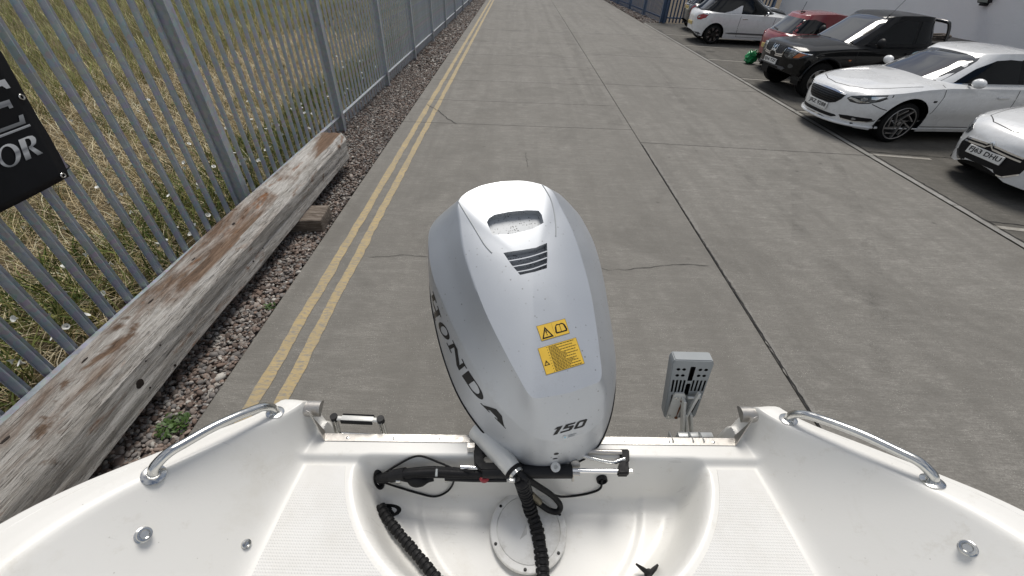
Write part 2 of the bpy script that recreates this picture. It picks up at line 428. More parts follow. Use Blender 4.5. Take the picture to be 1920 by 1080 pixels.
# cars
def carpaint(name, c, metal=0.0, rough=.28, du=.20):
    t = NT(name); f = t.noise(3, 4, .6); dust = t.ramp(t.noise(9, 5, .7), [(.45, 0), (.8, du)])
    cc = t.mix(dust, c, (.30, .285, .255)); t.set(base=cc, metal=metal, rough=t.ramp(f, [(.3, rough - .06), (.7, rough + .08)]), coat=1.0, coatr=.04)
carpaint('car_white', (.74, .75, .755)); carpaint('car_black', (.003, .0033, .004), .0, .35, .02); M['car_black'].node_tree.nodes['Principled BSDF'].inputs['Specular IOR Level'].default_value = .08; M['car_black'].node_tree.nodes['Principled BSDF'].inputs['Coat Weight'].default_value = .55; carpaint('car_red', (.22, .006, .010), 0, .3, .05); carpaint('car_dark', (.010, .011, .013), 0, .3, .04)
t = NT('car_glass'); t.set(base=(.004, .005, .006), rough=.02, spec=.4)
t = NT('car_glass_clear'); t.set(base=(.010, .012, .014), rough=.012, spec=.7, coat=1.0, coatr=.01)
t = NT('lamp_clear'); t.set(base=t.ramp(t.voro(40), [(.1, (.55, .57, .58)), (.5, (.16, .17, .18))]), metal=.5, rough=.12, coat=1.0, coatr=.02)
plain('lamp_dark', (.045, .05, .055), .15, .3, 1.0); plain('lamp_red', (.30, .01, .015), .15, 0, 1.0, var=.3, vs=25); plain('lamp_amber', (.45, .12, .03), .2, 0, 1.0)
plain('lamp_chrome', (.75, .76, .77), .12, .9, .6)
plain('tyre', (.008, .008, .008), .8, var=.3, vs=30, bump=.2, spec=.2); plain('alloy_grey', (.34, .33, .32), .35, .7, .3); plain('alloy_silver', (.45, .45, .46), .3, .9, .3); plain('alloy_black', (.01, .01, .011), .35, .3, .4)
plain('plate_white', (.68, .68, .66), .4, var=.05); plain('plate_yellow', (.62, .47, .17), .4, var=.15, vs=30)
plain('trim_black', (.007, .007, .008), .5, var=.3, spec=.3); plain('trim_grey', (.10, .10, .105), .55, var=.25); plain('seam', (.02, .02, .02), .8)
# the rest
t = NT('wall_render'); f = t.noise(60, 5, .7); g = t.noise(.8, 5, .6)
t.set(base=t.mix(g, (.76, .77, .785), (.84, .845, .855)), rough=.9, spec=.2); t.bump(t.math('ADD', f, t.math('MULTIPLY', t.noise(22, 3), .7)), .9, .02)
t = NT('pebble'); t.set(base=t.mix(t.ramp(t.noise(60, 4, .6), [(.3, .35), (.7, 0)]), t.attr(), (.09, .075, .065)), rough=.72, spec=.35)
t = NT('gravel_bed'); v = t.voro(26, None, 'F1', 'Color'); dd = t.voro(26); c = t.mix(t.ramp(t.sep(v, 0), [(0, 0), (1, 1)]), (.14, .105, .09), (.38, .33, .30)); c = t.mix(t.ramp(dd, [(.45, 0), (.75, 1)]), c, (.025, .02, .017)); t.set(base=c, rough=.9); t.bump(t.math('SUBTRACT', 1.0, dd), 1.0, .03)
t = NT('grass'); t.set(base=t.attr(), rough=.75, spec=.2, sss=.0)
t = NT('field'); f = t.noise(3.5, 7, .7); f2 = t.noise(.5, 4); c = t.mix(t.ramp(f2, [(.35, 0), (.65, 1)]), t.ramp(f, [(.3, (.04, .036, .014)), (.7, (.15, .125, .05))]), t.ramp(f, [(.3, (.05, .035, .018)), (.7, (.20, .145, .075))])); t.set(base=c, rough=.95); t.bump(t.noise(26, 6, .7), 1.0, .05)
plain('petal', (.78, .78, .74), .6, var=.1); plain('leaf', (.055, .105, .022), .6, var=.35, vs=20)
plain('bag_green', (.012, .27, .085), .35, var=.3, vs=12)
t = NT('banner_vinyl'); f = t.noise(4, 3); t.set(base=t.mix(f, (.005, .006, .008), (.010, .011, .014)), rough=.5, spec=.2); t.bump(t.noise(5, 3), .25, .02)
t = NT('silver_print'); z = t.sep(t.co('Generated'), 2); t.set(base=t.ramp(z, [(.0, (.16, .17, .18)), (.30, (.52, .54, .56)), (.50, (.22, .23, .25)), (.62, (.55, .57, .59)), (1, (.72, .73, .74))]), rough=.4)
plain('lamp_glass', (.32, .37, .33), .2, 0, .5)
# ------------------------------------------------------------------ ground, road, parking
def sheet(name, x0, x1, y0, y1, z, mat, kind='structure', parent=None):
    o = me_obj(name, [(x0, y0, z), (x1, y0, z), (x1, y1, z), (x0, y1, z)], [(0, 1, 2, 3)], mat, parent)
    if kind and parent is None: tag(o, kind=kind)
    return o
tag(sheet('ground', -400, 400, -300, 600, -.16, 'soil'), 'bare brown soil lying under everything around the yard', 'ground')
road = sheet('road', -2.06, 6.06, -8, 140, -.03, 'joint_filler')
tag(road, 'pale grey concrete slab road with double yellow lines running beside the fence', 'road')
XJ, XL, XR = 2.20, -2.06, 6.00
def slab(poly, z=0.0, ch=.010, parent=None, mat='concrete', name='concrete_slab', depth=.06):
    """poly counter-clockwise, chamfered top edge"""
    n = len(poly); c = Vector((sum(p[0] for p in poly) / n, sum(p[1] for p in poly) / n))
    inn = []
    for i in range(n):
        a = Vector(poly[i - 1]); b = Vector(poly[i]); d = Vector(poly[(i + 1) % n])
        e1 = (b - a).normalized(); e2 = (d - b).normalized(); n1 = Vector((-e1.y, e1.x)); n2 = Vector((-e2.y, e2.x))
        q = (n1 + n2); q = q / max(.3, (1 + n1.dot(n2))); inn.append(b + q * ch)
    V = [(p[0], p[1], z - depth) for p in poly] + [(p[0], p[1], z - ch * .7) for p in poly] + [(p.x, p.y, z) for p in inn]
    F = [tuple(range(2 * n, 3 * n))]
    for i in range(n):
        j = (i + 1) % n; F += [(i, j, n + j, n + i), (n + i, n + j, 2 * n + j, 2 * n + i)]
    return me_obj(name, V, F, mat, parent)
g = .007
LJ = [-8, -3.4, 7.72, 9.22, 10.95, 12.85, 14.2, 16.6, 19.3, 22.5, 26, 30, 35, 41, 48, 56, 66, 80, 100, 140]
for a, b in zip(LJ[:-1], LJ[1:]):
    w = g if a in (7.72, 10.95, 14.2) or a > 15 or a < 0 else g * .55
    slab([(XL, a + w * .7), (XJ - .003, a + .02 + w * .7), (XJ - .003, b + .02 - w * .7), (XL, b - w * .7)], parent=road)
RJ = [-8, -3.0, 7.08, 11.1, 14.95, 19.4, 24.2, 30, 37, 46, 58, 75, 100, 140]
for a, b in zip(RJ[:-1], RJ[1:]):
    s0 = -.22 if a > -8 else 0
    slab([(XJ + .004, a + g), (XR, a + s0 + g), (XR, b - .22 - g), (XJ + .004, b - g)], z=.004, parent=road)
# cracks: thin dark slits following a wandering line
def crack(pts, w=.006, z=.006, parent=road, name='crack', seed=0, jit=.012):
    r = random.Random(seed); Q = []
    for i in range(len(pts) - 1):
        a = Vector(pts[i]); b = Vector(pts[i + 1]); n = max(2, int((b - a).length / .05)); d = (b - a).normalized(); nn = Vector((-d.y, d.x))
        for k in range(n): Q.append(a.lerp(b, k / n) + nn * r.uniform(-jit, jit))
    Q.append(Vector(pts[-1])); V = []; F = []
    for i, q in enumerate(Q):
        d = (Q[min(i + 1, len(Q) - 1)] - Q[max(i - 1, 0)]).normalized(); nn = Vector((-d.y, d.x)) * w * r.uniform(.35, .75) * (1 if 0 < i < len(Q) - 1 else .2)
        V += [(q.x + nn.x, q.y + nn.y, z), (q.x - nn.x, q.y - nn.y, z)]
    F = [(2 * i + 1, 2 * i + 3, 2 * i + 2, 2 * i) for i in range(len(Q) - 1)]
    return me_obj(name, V, F, 'joint_filler', parent)
def g2(px, py): p = P(px, py); return (p.x, p.y)
crack([g2(798, 195), g2(822, 208), g2(838, 222), g2(857, 233)], .011, seed=1)
crack([g2(1150, 507), g2(1210, 503), g2(1262, 496), g2(1330, 499)], .0055, .006, seed=2)
crack([g2(690, 482), g2(760, 479), g2(845, 484), g2(960, 492), g2(1080, 500), g2(1150, 507)], .0045, seed=4)
crack([(XJ + .004, -1), (XJ + .010, 2.6), (XJ + .002, 4.4), (XJ + .006, 7)], .008, .0085, seed=5, jit=.004)
crack([g2(985, 285), g2(990, 315)], .004, seed=8)
# double yellow lines with ragged edges, broken at the joints
def strip(name, x0, x1, y0, y1, z, mat, parent, gaps=(), rag=.006, step=.045, seed=0):
    r = random.Random(seed); cuts = sorted([y0] + [q for q in gaps if y0 < q < y1] + [y1])
    V = []; F = []
    for a, b in zip(cuts[:-1], cuts[1:]):
        n = max(2, int((b - a - .014) / step)) if a < 22 else 12; base = len(V); l = rr = 0
        for i in range(n + 1):
            y = a + .007 + (b - a - .014) * i / n; l = l * .7 + r.uniform(-rag, rag) * .7; rr = rr * .7 + r.uniform(-rag, rag)
            V += [(x0 + l, y, z), (x1 + rr, y, z)]
        F += [(base + 2 * i, base + 2 * i + 1, base + 2 * i + 3, base + 2 * i + 2) for i in range(n)]
    return me_obj(name, V, F, mat, parent)
strip('spalled_edge', XJ + .012, XJ + .045, -2.5, 7.0, .0065, 'spall', road, [.4, 1.7, 3.1, 4.0, 5.6], .016, .03, seed=9)
strip('yellow_line', -1.810, -1.720, -8, 139, .0042, 'yellow_paint', road, LJ, seed=1)
strip('yellow_line', -1.622, -1.532, -8, 139, .0042, 'yellow_paint', road, LJ, seed=2)

# tyre marks: thin rubbed-on rubber, patchy
t = NT('tyre_mark'); tr = t.n.new('ShaderNodeBsdfTransparent'); mx = t.n.new('ShaderNodeMixShader'); out = t.n['Material Output']
t.set(base=(.05, .048, .045), rough=.9); f_ = t.math('MULTIPLY', t.ramp(t.noise(2.2, 6, .75), [(.44, 0), (.78, .24)]), t.ramp(t.noise(60, 4, .7), [(.3, .3), (.6, 1)]))
t.t.links.new(f_, mx.inputs[0]); t.t.links.new(tr.outputs[0], mx.inputs[1]); t.t.links.new(t.b.outputs[0], mx.inputs[2]); t.t.links.new(mx.outputs[0], out.inputs[0])
def tyre(pts, w, z=.0085):
    q = spline([(a, b, 0) for a, b in pts], 10); V = []; F = []
    for i, p in enumerate(q):
        d = (q[min(i + 1, len(q) - 1)] - q[max(i - 1, 0)]).normalized(); n = Vector((-d.y, d.x, 0)) * w / 2; V += [(p.x + n.x, p.y + n.y, z), (p.x - n.x, p.y - n.y, z)]
    me_obj('tyre_mark', V, [(2 * i + 1, 2 * i + 3, 2 * i + 2, 2 * i) for i in range(len(q) - 1)], 'tyre_mark', road)
tyre([g2(1395, 165), g2(1440, 215), g2(1480, 300), g2(1497, 400), g2(1490, 500)], .15); tyre([g2(1470, 180), g2(1540, 260), g2(1600, 380), g2(1640, 520), g2(1650, 700)], .15)
tyre([(4.6, 26), (4.5, 18), (4.0, 12), (3.6, 8), (3.5, 3), (3.6, -2)], .16)
tyre([(1.45, 34), (1.5, 24), (1.35, 16), (1.5, 9)], .18, .0045); tyre([(2.0, 32), (1.95, 20), (1.9, 12), (1.95, 7.9)], .3, .0045)
edge = tag(strip('edging_strip', 6.012, 6.105, -8, 23.2, .010, 'edging', None, [2, 5.1, 6.83, 9.3, 11.9, 14.4, 17, 19.8], .004, seed=5), 'pale concrete edging strip between road and parking bays', 'edging', kind='structure')
park = tag(sheet('parking_area', 6.09, 12.3, -8, 23.6, -.004, 'old_concrete'), 'dark worn concrete parking area beside the white wall', 'parking area')
for i, (a, b) in enumerate([(4.55, 4.1), (6.93, 6.6), (9.35, 8.9), (12.30, 11.85), (14.85, 14.4), (17.35, 16.9), (19.9, 19.5)]):
    V = []; ln = (2.2, .95, 1.5, 1.3, 1.7, 1.6, 1.4)[i]
    d = Vector((1, (b - a) / 2.6)).normalized(); nn = Vector((-d.y, d.x)) * .042
    p0 = Vector((6.13, a)); p1 = p0 + d * ln
    me_obj('bay_line', [(p0.x - nn.x, p0.y - nn.y, .001), (p1.x - nn.x, p1.y - nn.y, .001), (p1.x + nn.x, p1.y + nn.y, .001), (p0.x + nn.x, p0.y + nn.y, .001)], [(0, 1, 2, 3)], 'white_paint', park)
    q0 = p0 + Vector((0, .14)); q1 = q0 + d * 5.5
    crack([(q0.x, q0.y), (q1.x, q1.y)], .014, .001, park, 'crack', 20 + i)
crack([(6.16, -2), (6.15, 4), (6.17, 9), (6.15, 15), (6.16, 22)], .02, .001, park, 'crack', 40)
def blot(name, cx, cy, rx, ry, z, mat, parent, seed, n=22):
    r = random.Random(seed); V = [(cx + rx * math.cos(2 * math.pi * i / n) * r.uniform(.65, 1.1), cy + ry * math.sin(2 * math.pi * i / n) * r.uniform(.65, 1.1), z) for i in range(n)]
    return me_obj(name, V, [tuple(range(n))], mat, parent)
plain('damp_patch', (.05, .046, .04), .8, var=.6, vs=30)
for i, (cx, cy, rx, ry) in enumerate([(6.30, 15.95, .12, .48), (6.24, 20.95, .09, .42), (6.30, 10.95, .11, .68), (6.75, 16.3, .2, .14)]):
    blot('broken_patch', cx, cy, rx, ry, .003, 'damp_patch', park, 60 + i)

# pebble strip along the fence
bed = tag(sheet('pebble_bed', -3.35, -2.055, -8, 60, -.05, 'gravel_bed'), 'stony bed of the pebble strip along the fence', 'pebble bed')
bed2 = tag(sheet('pebble_bed', 6.13, 7.2, 23.6, 60, -.03, 'gravel_bed'), 'stony bed of the pebble strip at the end of the parking bays', 'pebble bed')
def ico(n):
    b = bmesh.new(); bmesh.ops.create_icosphere(b, subdivisions=n, radius=1.0); b.verts.ensure_lookup_table()
    V = np.array([v.co[:] for v in b.verts]); F = np.array([[v.index for v in f.verts] for f in b.faces]); b.free(); return V, F
PAL = np.array([(.30, .245, .215), (.38, .33, .30), (.21, .155, .13), (.27, .255, .25), (.46, .41, .37), (.17, .125, .105), (.33, .25, .21), (.56, .53, .49), (.23, .21, .20), (.25, .175, .14)])
def pebbles(name, n, xr, yr, size, lod, z=(-.05, .0), label='', edge_lim=None, yfun=None):
    V0, F0 = ico(lod)
    x = rng.uniform(*xr, n); y = rng.uniform(*yr, n) if yfun is None else yfun(n)
    s = size * rng.lognormal(0, .28, n); sc = np.stack([s * rng.uniform(.85, 1.35, n), s * rng.uniform(.65, 1.0, n), s * rng.uniform(.42, .7, n)], 1)
    zc = rng.uniform(*z, n)
    a = rng.uniform(0, 2 * np.pi, n); tx = rng.normal(0, .28, n); ty = rng.normal(0, .28, n)
    pts = V0[None] * sc[:, None] * (1 + rng.normal(0, .05, (n, len(V0), 1)))
    pts[..., 2] += pts[..., 0] * tx[:, None] + pts[..., 1] * ty[:, None]
    X = pts[..., 0] * np.cos(a)[:, None] - pts[..., 1] * np.sin(a)[:, None] + x[:, None]
    Y = pts[..., 0] * np.sin(a)[:, None] + pts[..., 1] * np.cos(a)[:, None] + y[:, None]
    W = np.stack([X, Y, pts[..., 2] + zc[:, None]], -1).reshape(-1, 3)
    F = (F0[None] + (np.arange(n) * len(V0))[:, None, None]).reshape(-1, 3)
    C = PAL[rng.integers(0, len(PAL), n)] * np.array([.90, .91, .90]) * rng.uniform(.55, 1.2, (n, 1)); C = np.repeat(C, len(V0), 0)
    o = np_mesh(name, W, F, 'pebble', None, C, True); return tag(o, label, 'pebbles', kind='stuff')
pebbles('pebbles', 11500, (-2.95, -2.075), (.5, 3.9), .0150, 2, (-.045, -.006), 'rounded brown and grey pebbles under and beside the long timber')
pebbles('pebbles', 26000, (-3.3, -2.08), (3.9, 12), .0158, 1, (-.045, -.004), 'rounded brown and grey pebbles between the fence and road past the timber end')
pebbles('pebbles', 16000, (-3.3, -2.09), (12, 40), .026, 1, (-.045, -.002), 'far pebbles along the foot of the fence towards its end')
pebbles('pebbles', 2600, (6.16, 7.0), (23.65, 40), .034, 1, (-.03, .01), 'pebbles at the foot of the fence beyond the parking bays')

# field behind the fence
fld = tag(sheet('field', -140, -3.3, -60, 260, -.045, 'field'), 'rough field of dry cut grass behind the steel fence', 'field')
def blades(name, x, y, h, w, lean, colr, label, z0=-.05):
    n = len(x); a = rng.uniform(0, 2 * np.pi, n); dx = np.cos(a); dy = np.sin(a); la = rng.uniform(0, 2 * np.pi, n)
    lx = np.cos(la) * lean * h; ly = np.sin(la) * lean * h
    hz = h * np.sqrt(np.clip(1 - lean ** 2 * .8, .04, 1))
    def p(t, s):
        f = t ** 1.8
        return np.stack([x + lx * f + dx * w * s * .5, y + ly * f + dy * w * s * .5, z0 + hz * (t - .25 * lean * t * t)], -1)
    V = np.stack([p(0., -1), p(0., 1), p(.5, .85), p(.5, -.85), p(1., .12), p(1., -.12)], 1).reshape(-1, 3)
    b = np.arange(n)[:, None] * 6
    F = np.concatenate([b + np.array([[0, 1, 2, 3]]), b + np.array([[3, 2, 4, 5]])], 1).reshape(-1, 4)
    C = np.repeat(np.clip(colr * 1.30, 0, .85), 6, 0)
    return tag(np_mesh(name, V, F, 'grass', None, C), label, 'grass', kind='stuff')
def pick(pal, n, v=.25):
    pal = np.array(pal); return pal[rng.integers(0, len(pal), n)] * rng.uniform(1 - v, 1 + v, (n, 1))
STRAW = [(.47, .385, .235), (.56, .48, .32), (.37, .29, .165), (.24, .175, .09), (.64, .56, .40), (.42, .355, .22)]
GREEN = [(.075, .105, .028), (.12, .15, .04), (.05, .075, .022), (.16, .17, .055), (.22, .20, .075)]
OLIVE = [(.29, .29, .115), (.37, .35, .165), (.21, .235, .08), (.46, .41, .22), (.16, .19, .06), (.54, .47, .28)]
def wav(y): return .5 * np.sin(y * .9) + .3 * np.sin(y * 2.3 + 1)
def clump(n, xr, yr, k, sp):
    cx = rng.uniform(*xr, n // k + 1); cy = rng.uniform(*yr, n // k + 1); i = rng.integers(0, len(cx), n)
    return cx[i] + rng.normal(0, sp, n), cy[i] + rng.normal(0, sp, n)
# dead cut straw lying about
n = 60000; x = rng.uniform(-9.6, -3.3, n); y = rng.uniform(-.5, 17, n)
blades('dry_grass', x, y, rng.uniform(.12, .42, n), rng.uniform(.004, .009, n), rng.uniform(.75, 1.0, n), pick(STRAW, n), 'tan cut straw lying in a swathe behind the fence')
n = 16000; x, y = clump(n, (-4.4, -3.3), (-.5, 17), 40, .14)
blades('weeds', np.minimum(x, -3.25), y, rng.uniform(.10, .42, n), rng.uniform(.008, .018, n), rng.uniform(.3, .9, n), pick(GREEN, n), 'green weeds growing along the foot of the fence')
n = 5000; x, y = clump(n, (-9.4, -5.0), (-.5, 17), 60, .16)
blades('weeds', x, y, rng.uniform(.10, .35, n), rng.uniform(.006, .014, n), rng.uniform(.3, .9, n), pick(GREEN, n), 'scattered green tufts among the cut straw')
n = 60000; x = -8.2 - rng.uniform(0, 1, n) ** 1.3 * 17 ; y = rng.uniform(1, 42, n)
hh = rng.uniform(.25, .6, n) * (.7 + .3 * (np.sin(x * 2.1) + 1) / 2)
blades('standing_grass', x, y, hh, rng.uniform(.008, .018, n), rng.uniform(.2, .75, n), pick(OLIVE, n) * (.8 + .35 * (np.sin(x * 1.7 + wav(y)) > 0)[:, None]), 'tall olive and yellow grass standing further out in the field')
n = 26000; x = -3.35 - rng.uniform(0, 1, n) * 7; y = rng.uniform(16, 42, n)
blades('dry_grass', x, y, rng.uniform(.15, .45, n), rng.uniform(.010, .02, n), rng.uniform(.4, .95, n), pick(STRAW + GREEN, n), 'mixed straw and weeds further along behind the fence')
# white bindweed flowers
FV = []; FF = []
for i in range(170):
    if i < 135: fx, fy = -3.35 - random.random() ** 1.6 * 1.8, random.uniform(.8, 12)
    else: fx, fy = random.uniform(-7.5, -4), random.uniform(2, 14)
    v, f = lathe_vf([(.003, 0), (.009, .018), (.023, .031), (.026, .032)], 9, Matrix.Translation((fx, fy, random.uniform(.08, .26))) @ Matrix.Rotation(random.uniform(-.9, .9), 4, 'X') @ Matrix.Rotation(random.uniform(-.7, .7), 4, 'Y'))
    b = len(FV); FV += v; FF += [tuple(k + b for k in q) for q in f[:-1]]
tag(me_obj('bindweed_flowers', FV, FF, 'petal', None, smooth=50), 'small white bindweed flowers scattered through the weeds', 'flowers', kind='stuff')
# two small weeds on the pebbles
def small_weed(loc, r, n, label):
    V = []; F = []
    for i in range(n):
        a = random.uniform(0, 6.28); d = random.uniform(0, 1) ** .7 * r; h = random.uniform(.02, .06); s = random.uniform(.007, .014); b = len(V)
        c = Vector((loc[0] + d * math.cos(a), loc[1] + d * math.sin(a), loc[2] + h)); u = Vector((math.cos(a * 3), math.sin(a * 3), .5)).normalized() * s * 1.6; w = Vector((-math.sin(a * 3), math.cos(a * 3), random.uniform(-.4, .4))) * s
        V += [c - u, c + w * .8, c + u, c - w * .8]; F.append((b, b + 1, b + 2, b + 3))
    stem, sf = tube_vf([Vector(loc) + Vector((0, 0, -.02)), Vector(loc) + Vector((.005, .004, .05))], .003, 6)
    b = len(V); V += stem; F += [tuple(k + b for k in q) for q in sf]
    return tag(me_obj('small_weed', V, F, 'leaf'), label, 'weed', 'weeds in the pebbles')
p = P(325, 798); small_weed((p.x, p.y, -.03), .10, 190, 'bushy green weed growing among dark pebbles below the boat side')
p = P(505, 575); small_weed((p.x, p.y, -.03), .05, 50, 'tiny green sprig between pebbles beside the concrete road edge')
# ------------------------------------------------------------------ palisade fences
def pale_mesh(name, h, mat, w=.078, d=.024, t=.003):
    hw = w / 2; d = -d; prof = [(-hw, -.008), (-hw * .66, .004), (-hw * .10, d), (hw * .10, d), (hw * .66, .004), (hw, -.008)]     # W section
    V = []; F = []; n = len(prof)
    for z in (0.0, h - .10):
        V += [(x, y, z) for x, y in prof] + [(x, y - t, z) for x, y in prof]
    for i in range(n - 1):
        a, b = i, i + 1; F += [(a, b, 2 * n + b, 2 * n + a), (n + b, n + a, 3 * n + a, 3 * n + b)]
    F += [(0, 2 * n, 3 * n, n), (n - 1, 2 * n - 1, 4 * n - 1, 3 * n - 1)]
    k = len(V); V += [(-hw * .8, 0, h), (0, d, h), (hw * .8, 0, h), (0, d, h - .06)]          # triple pointed, splayed head
    F += [(2 * n, 2 * n + 1, k), (2 * n + 2, 2 * n + 3, k + 1), (2 * n + 4, 2 * n + 5, k + 2)]
    me = bpy.data.meshes.new(name); me.from_pydata(V, [], F); me.materials.append(M[mat]); me.update(); return me
def fence(label, p0, p1, bay, mat, first=0.0, h=3.0, group=None, per=17, rails=(.26, 2.72), poff=0.0):
    p0 = Vector(p0); p1 = Vector(p1); d = (p1 - p0); Lf = d.length; d.normalize(); nrm = Vector((d.y, -d.x, 0))          # towards the road side
    root = thing('palisade_fence', label, 'fence', p0, 0, group)
    pm = pale_mesh('pale', h - .04, mat); ang = math.atan2(d.y, d.x)
    # posts: rolled I section
    fw, dp, tk = .044, .140, .010
    def I(x0, x1, y0, y1): return [(x0, y0), (x1, y0), (x1, y1), (x0, y1)]
    pv = join_vf([prism_vf(I(-fw, fw, dp / 2 - tk, dp / 2), -.14, h), prism_vf(I(-fw, fw, -dp / 2, -dp / 2 + tk), -.14, h), prism_vf(I(-tk / 2, tk / 2, -dp / 2 + tk, dp / 2 - tk), -.14, h)])
    pmesh = bpy.data.meshes.new('post'); pmesh.from_pydata([tuple(v) for v in pv[0]], [], pv[1]); pmesh.materials.append(M[mat]); pmesh.update()
    s = first; k = 0; posts = []
    while s < Lf + .01: posts.append(s); s += bay
    for s in posts:
        o = bpy.data.objects.new('post', pmesh); q = p0 + d * s; link(o, root)
        o.matrix_basis = Matrix.Translation(q) @ Matrix.Rotation(ang, 4, 'Z') 
    ends = [0] + posts if first > .3 else posts
    ends = ends + ([Lf] if Lf - posts[-1] > .4 else [])
    railm = {}
    for a, b in zip(ends[:-1], ends[1:]):
        for z in rails:                                                  # angle rail behind the post flange
            ln = b - a - .02
            key = (round(ln, 2))
            if key not in railm:
                v, f = join_vf([prism_vf(I(-ln / 2, ln / 2, -.008, .044), 0, .006), prism_vf(I(-ln / 2, ln / 2, -.008, -.002), -.052, 0)])
                rm = bpy.data.meshes.new('rail'); rm.from_pydata([tuple(x) for x in v], [], f); rm.materials.append(M['galv_bright' if mat == 'galvanised' else mat]); rm.update(); railm[key] = rm
            o = bpy.data.objects.new('rail', railm[key]); link(o, root)
            o.matrix_basis = Matrix.Translation(p0 + d * ((a + b) / 2) + Vector((0, 0, z))) @ Matrix.Rotation(ang, 4, 'Z') @ Matrix.Rotation(math.pi, 4, 'Z')
        n = max(1, int(round((b - a) / bay * per)))
        for i in range(n):
            s = a + (b - a) * (i + .5) / n + random.uniform(-.006, .006)
            q = p0 + d * s - nrm * -.036 if False else p0 + d * s + Vector((-d.y, d.x, 0)) * .034
            o = bpy.data.objects.new('pale', pm); link(o, root)
            o.matrix_basis = Matrix.Translation(q + Vector((0, 0, .04 + random.uniform(-.006, .006)))) @ Matrix.Rotation(ang + random.uniform(-.03, .03), 4, 'Z') @ Matrix.Rotation(random.uniform(-.003, .003), 4, 'Y')
            k += 1
    return root, k
FX = lambda y: -3.035 + .006 * y
# runs along the left of the road; direction +Y, the road lies to its right
fence('tall galvanised steel palisade fence along the pebble strip beside the road', (FX(-1.6), -1.6, -.03), (FX(44.6), 44.6, -.03), 3.05, 'galvanised', first=4.12 + 1.6 - 3.05, per=17)
fence('blue-grey palisade fence along the far end of the road beyond the parked cars', (7.0, 23.75, -.03), (6.2, 38.5, -.03), 2.95, 'blue_galvanised', first=0.0, per=17)
fence('dark blue palisade fence panel between the pebbles and the parked dark hatchback', (12.2, 23.8, -.03), (7.12, 23.7, -.03), 2.54, 'blue_galvanised', first=0.0, per=15)

# banner tied to the fence
bn = thing('banner', 'black vinyl banner with silver lettering tied to the steel fence', 'banner', (FX(2) + .09, 1.6, 1.3))
BZ0, BZ1 = 1.262, 2.34
def right_edge(z): return float(np.interp(z, [1.26, 1.30, 1.40, 1.52, 1.73, 1.96, 2.34], [2.485, 2.505, 2.535, 2.560, 2.580, 2.600, 2.60]))
def banner_xyz(y, z):               # slack cloth just in front of the posts
    return Vector((FX(y) + .092 + .014 * math.sin(y * 5.0 + z * 2) + .010 * math.sin(z * 7), y, z - .02 * math.sin(max(0, 2.5 - y) * 1.3)))
NY, NZ = 40, 26; V = []; F = []
for i in range(NY + 1):
    for j in range(NZ + 1):
        z = BZ0 + (BZ1 - BZ0) * j / NZ; yr = right_edge(z); V.append(banner_xyz(-.4 + (yr + .4) * i / NY, z))
for i in range(NY):
    for j in range(NZ): F.append((i * (NZ + 1) + j, (i + 1) * (NZ + 1) + j, (i + 1) * (NZ + 1) + j + 1, i * (NZ + 1) + j + 1))
cloth = me_obj('cloth', V, F, 'banner_vinyl', bn, smooth=60)
bb = bvh_of([cloth])
sm = cloth.modifiers.new('thick', 'SOLIDIFY'); sm.thickness = .002; sm.offset = -1
def lay(name, V2, F2, y0, z0, shear, mat, off=.004):
    return drape(name, V2, F2, lambda x, y: (Vector((-1.5, y0 + x + shear * y, z0 + y)), Vector((-1, 0, 0))), bb, off, mat, bn, local=False, skirt=0)
def poly_letter(name, polys, w, h, y0, z0, shear, mat='silver_print', off=.004):
    V2 = []; F2 = []
    for pl in polys:
        v, f, _ = fill_poly([(a * w, b * h) for a, b in pl], .03); b = len(V2); V2 += v; F2 += [tuple(k + b for k in q) for q in f]
    return lay(name, V2, F2, y0, z0, shear, mat, off)
E_poly = [[(0, 0), (.97, 0), (1.0, .20), (.93, .20), (.90, .075), (.34, .075), (.34, .46), (.86, .46), (.86, .40), (.92, .40), (.92, .58), (.34, .58), (.34, .88), (.92, .88), (.96, .80), (1.02, .80), (1.0, 1), (0, 1)]]
poly_letter('letter', E_poly, .42, .232, 2.065, 1.607, .15)
def ring(n, rx, ry, cx, cy): return [(cx + rx * math.cos(2 * math.pi * k / n), cy + ry * math.sin(2 * math.pi * k / n)) for k in range(n)]
def band(outer, inner):
    n = len(outer); V2 = outer + inner; F2 = [(k, (k + 1) % n, n + (k + 1) % n, n + k) for k in range(n)]; return V2, F2
V2, F2 = band(ring(28, .066, .056, .066, .0535), ring(28, .040, .047, .060, .0535)); lay('letter', V2, F2, 2.180, 1.437, .40, 'silver_print')
R_bowl = [(.0, 1), (.55, 1), (.80, .95), (.92, .82), (.93, .70), (.85, .55), (.62, .47), (1.05, .0), (.72, .0), (.40, .44), (.40, .54), (.52, .55), (.60, .62), (.63, .75), (.58, .88), (.45, .92), (.34, .92), (.34, .0), (.02, .0)]
poly_letter('letter', [R_bowl], .116, .108, 2.322, 1.436, .42)
poly_letter('underline', [[(0, 0), (1, 0), (1, 1), (0, 1)]], .75, .012, 1.74, 1.585, .0, 'silver_print')
def eyelet(y, z):
    p = banner_xyz(y, z); tube('eyelet', [p + Vector((.004, .013 * math.cos(a), .013 * math.sin(a))) for a in [2 * math.pi * k / 16 for k in range(16)]], .0045, 'stainless', bn, 6, closed=True)
eyelet(2.55, 1.734); eyelet(2.455, 1.285); eyelet(2.56, 2.28)
tube('tie', spline([banner_xyz(2.455, 1.285) + Vector((.006, 0, 0)), Vector((-2.975, 2.52, 1.272)), Vector((-3.0, 2.60, 1.275)), Vector((-3.045, 2.64, 1.28))], 5), .0035, 'black_rubber', bn, 6)
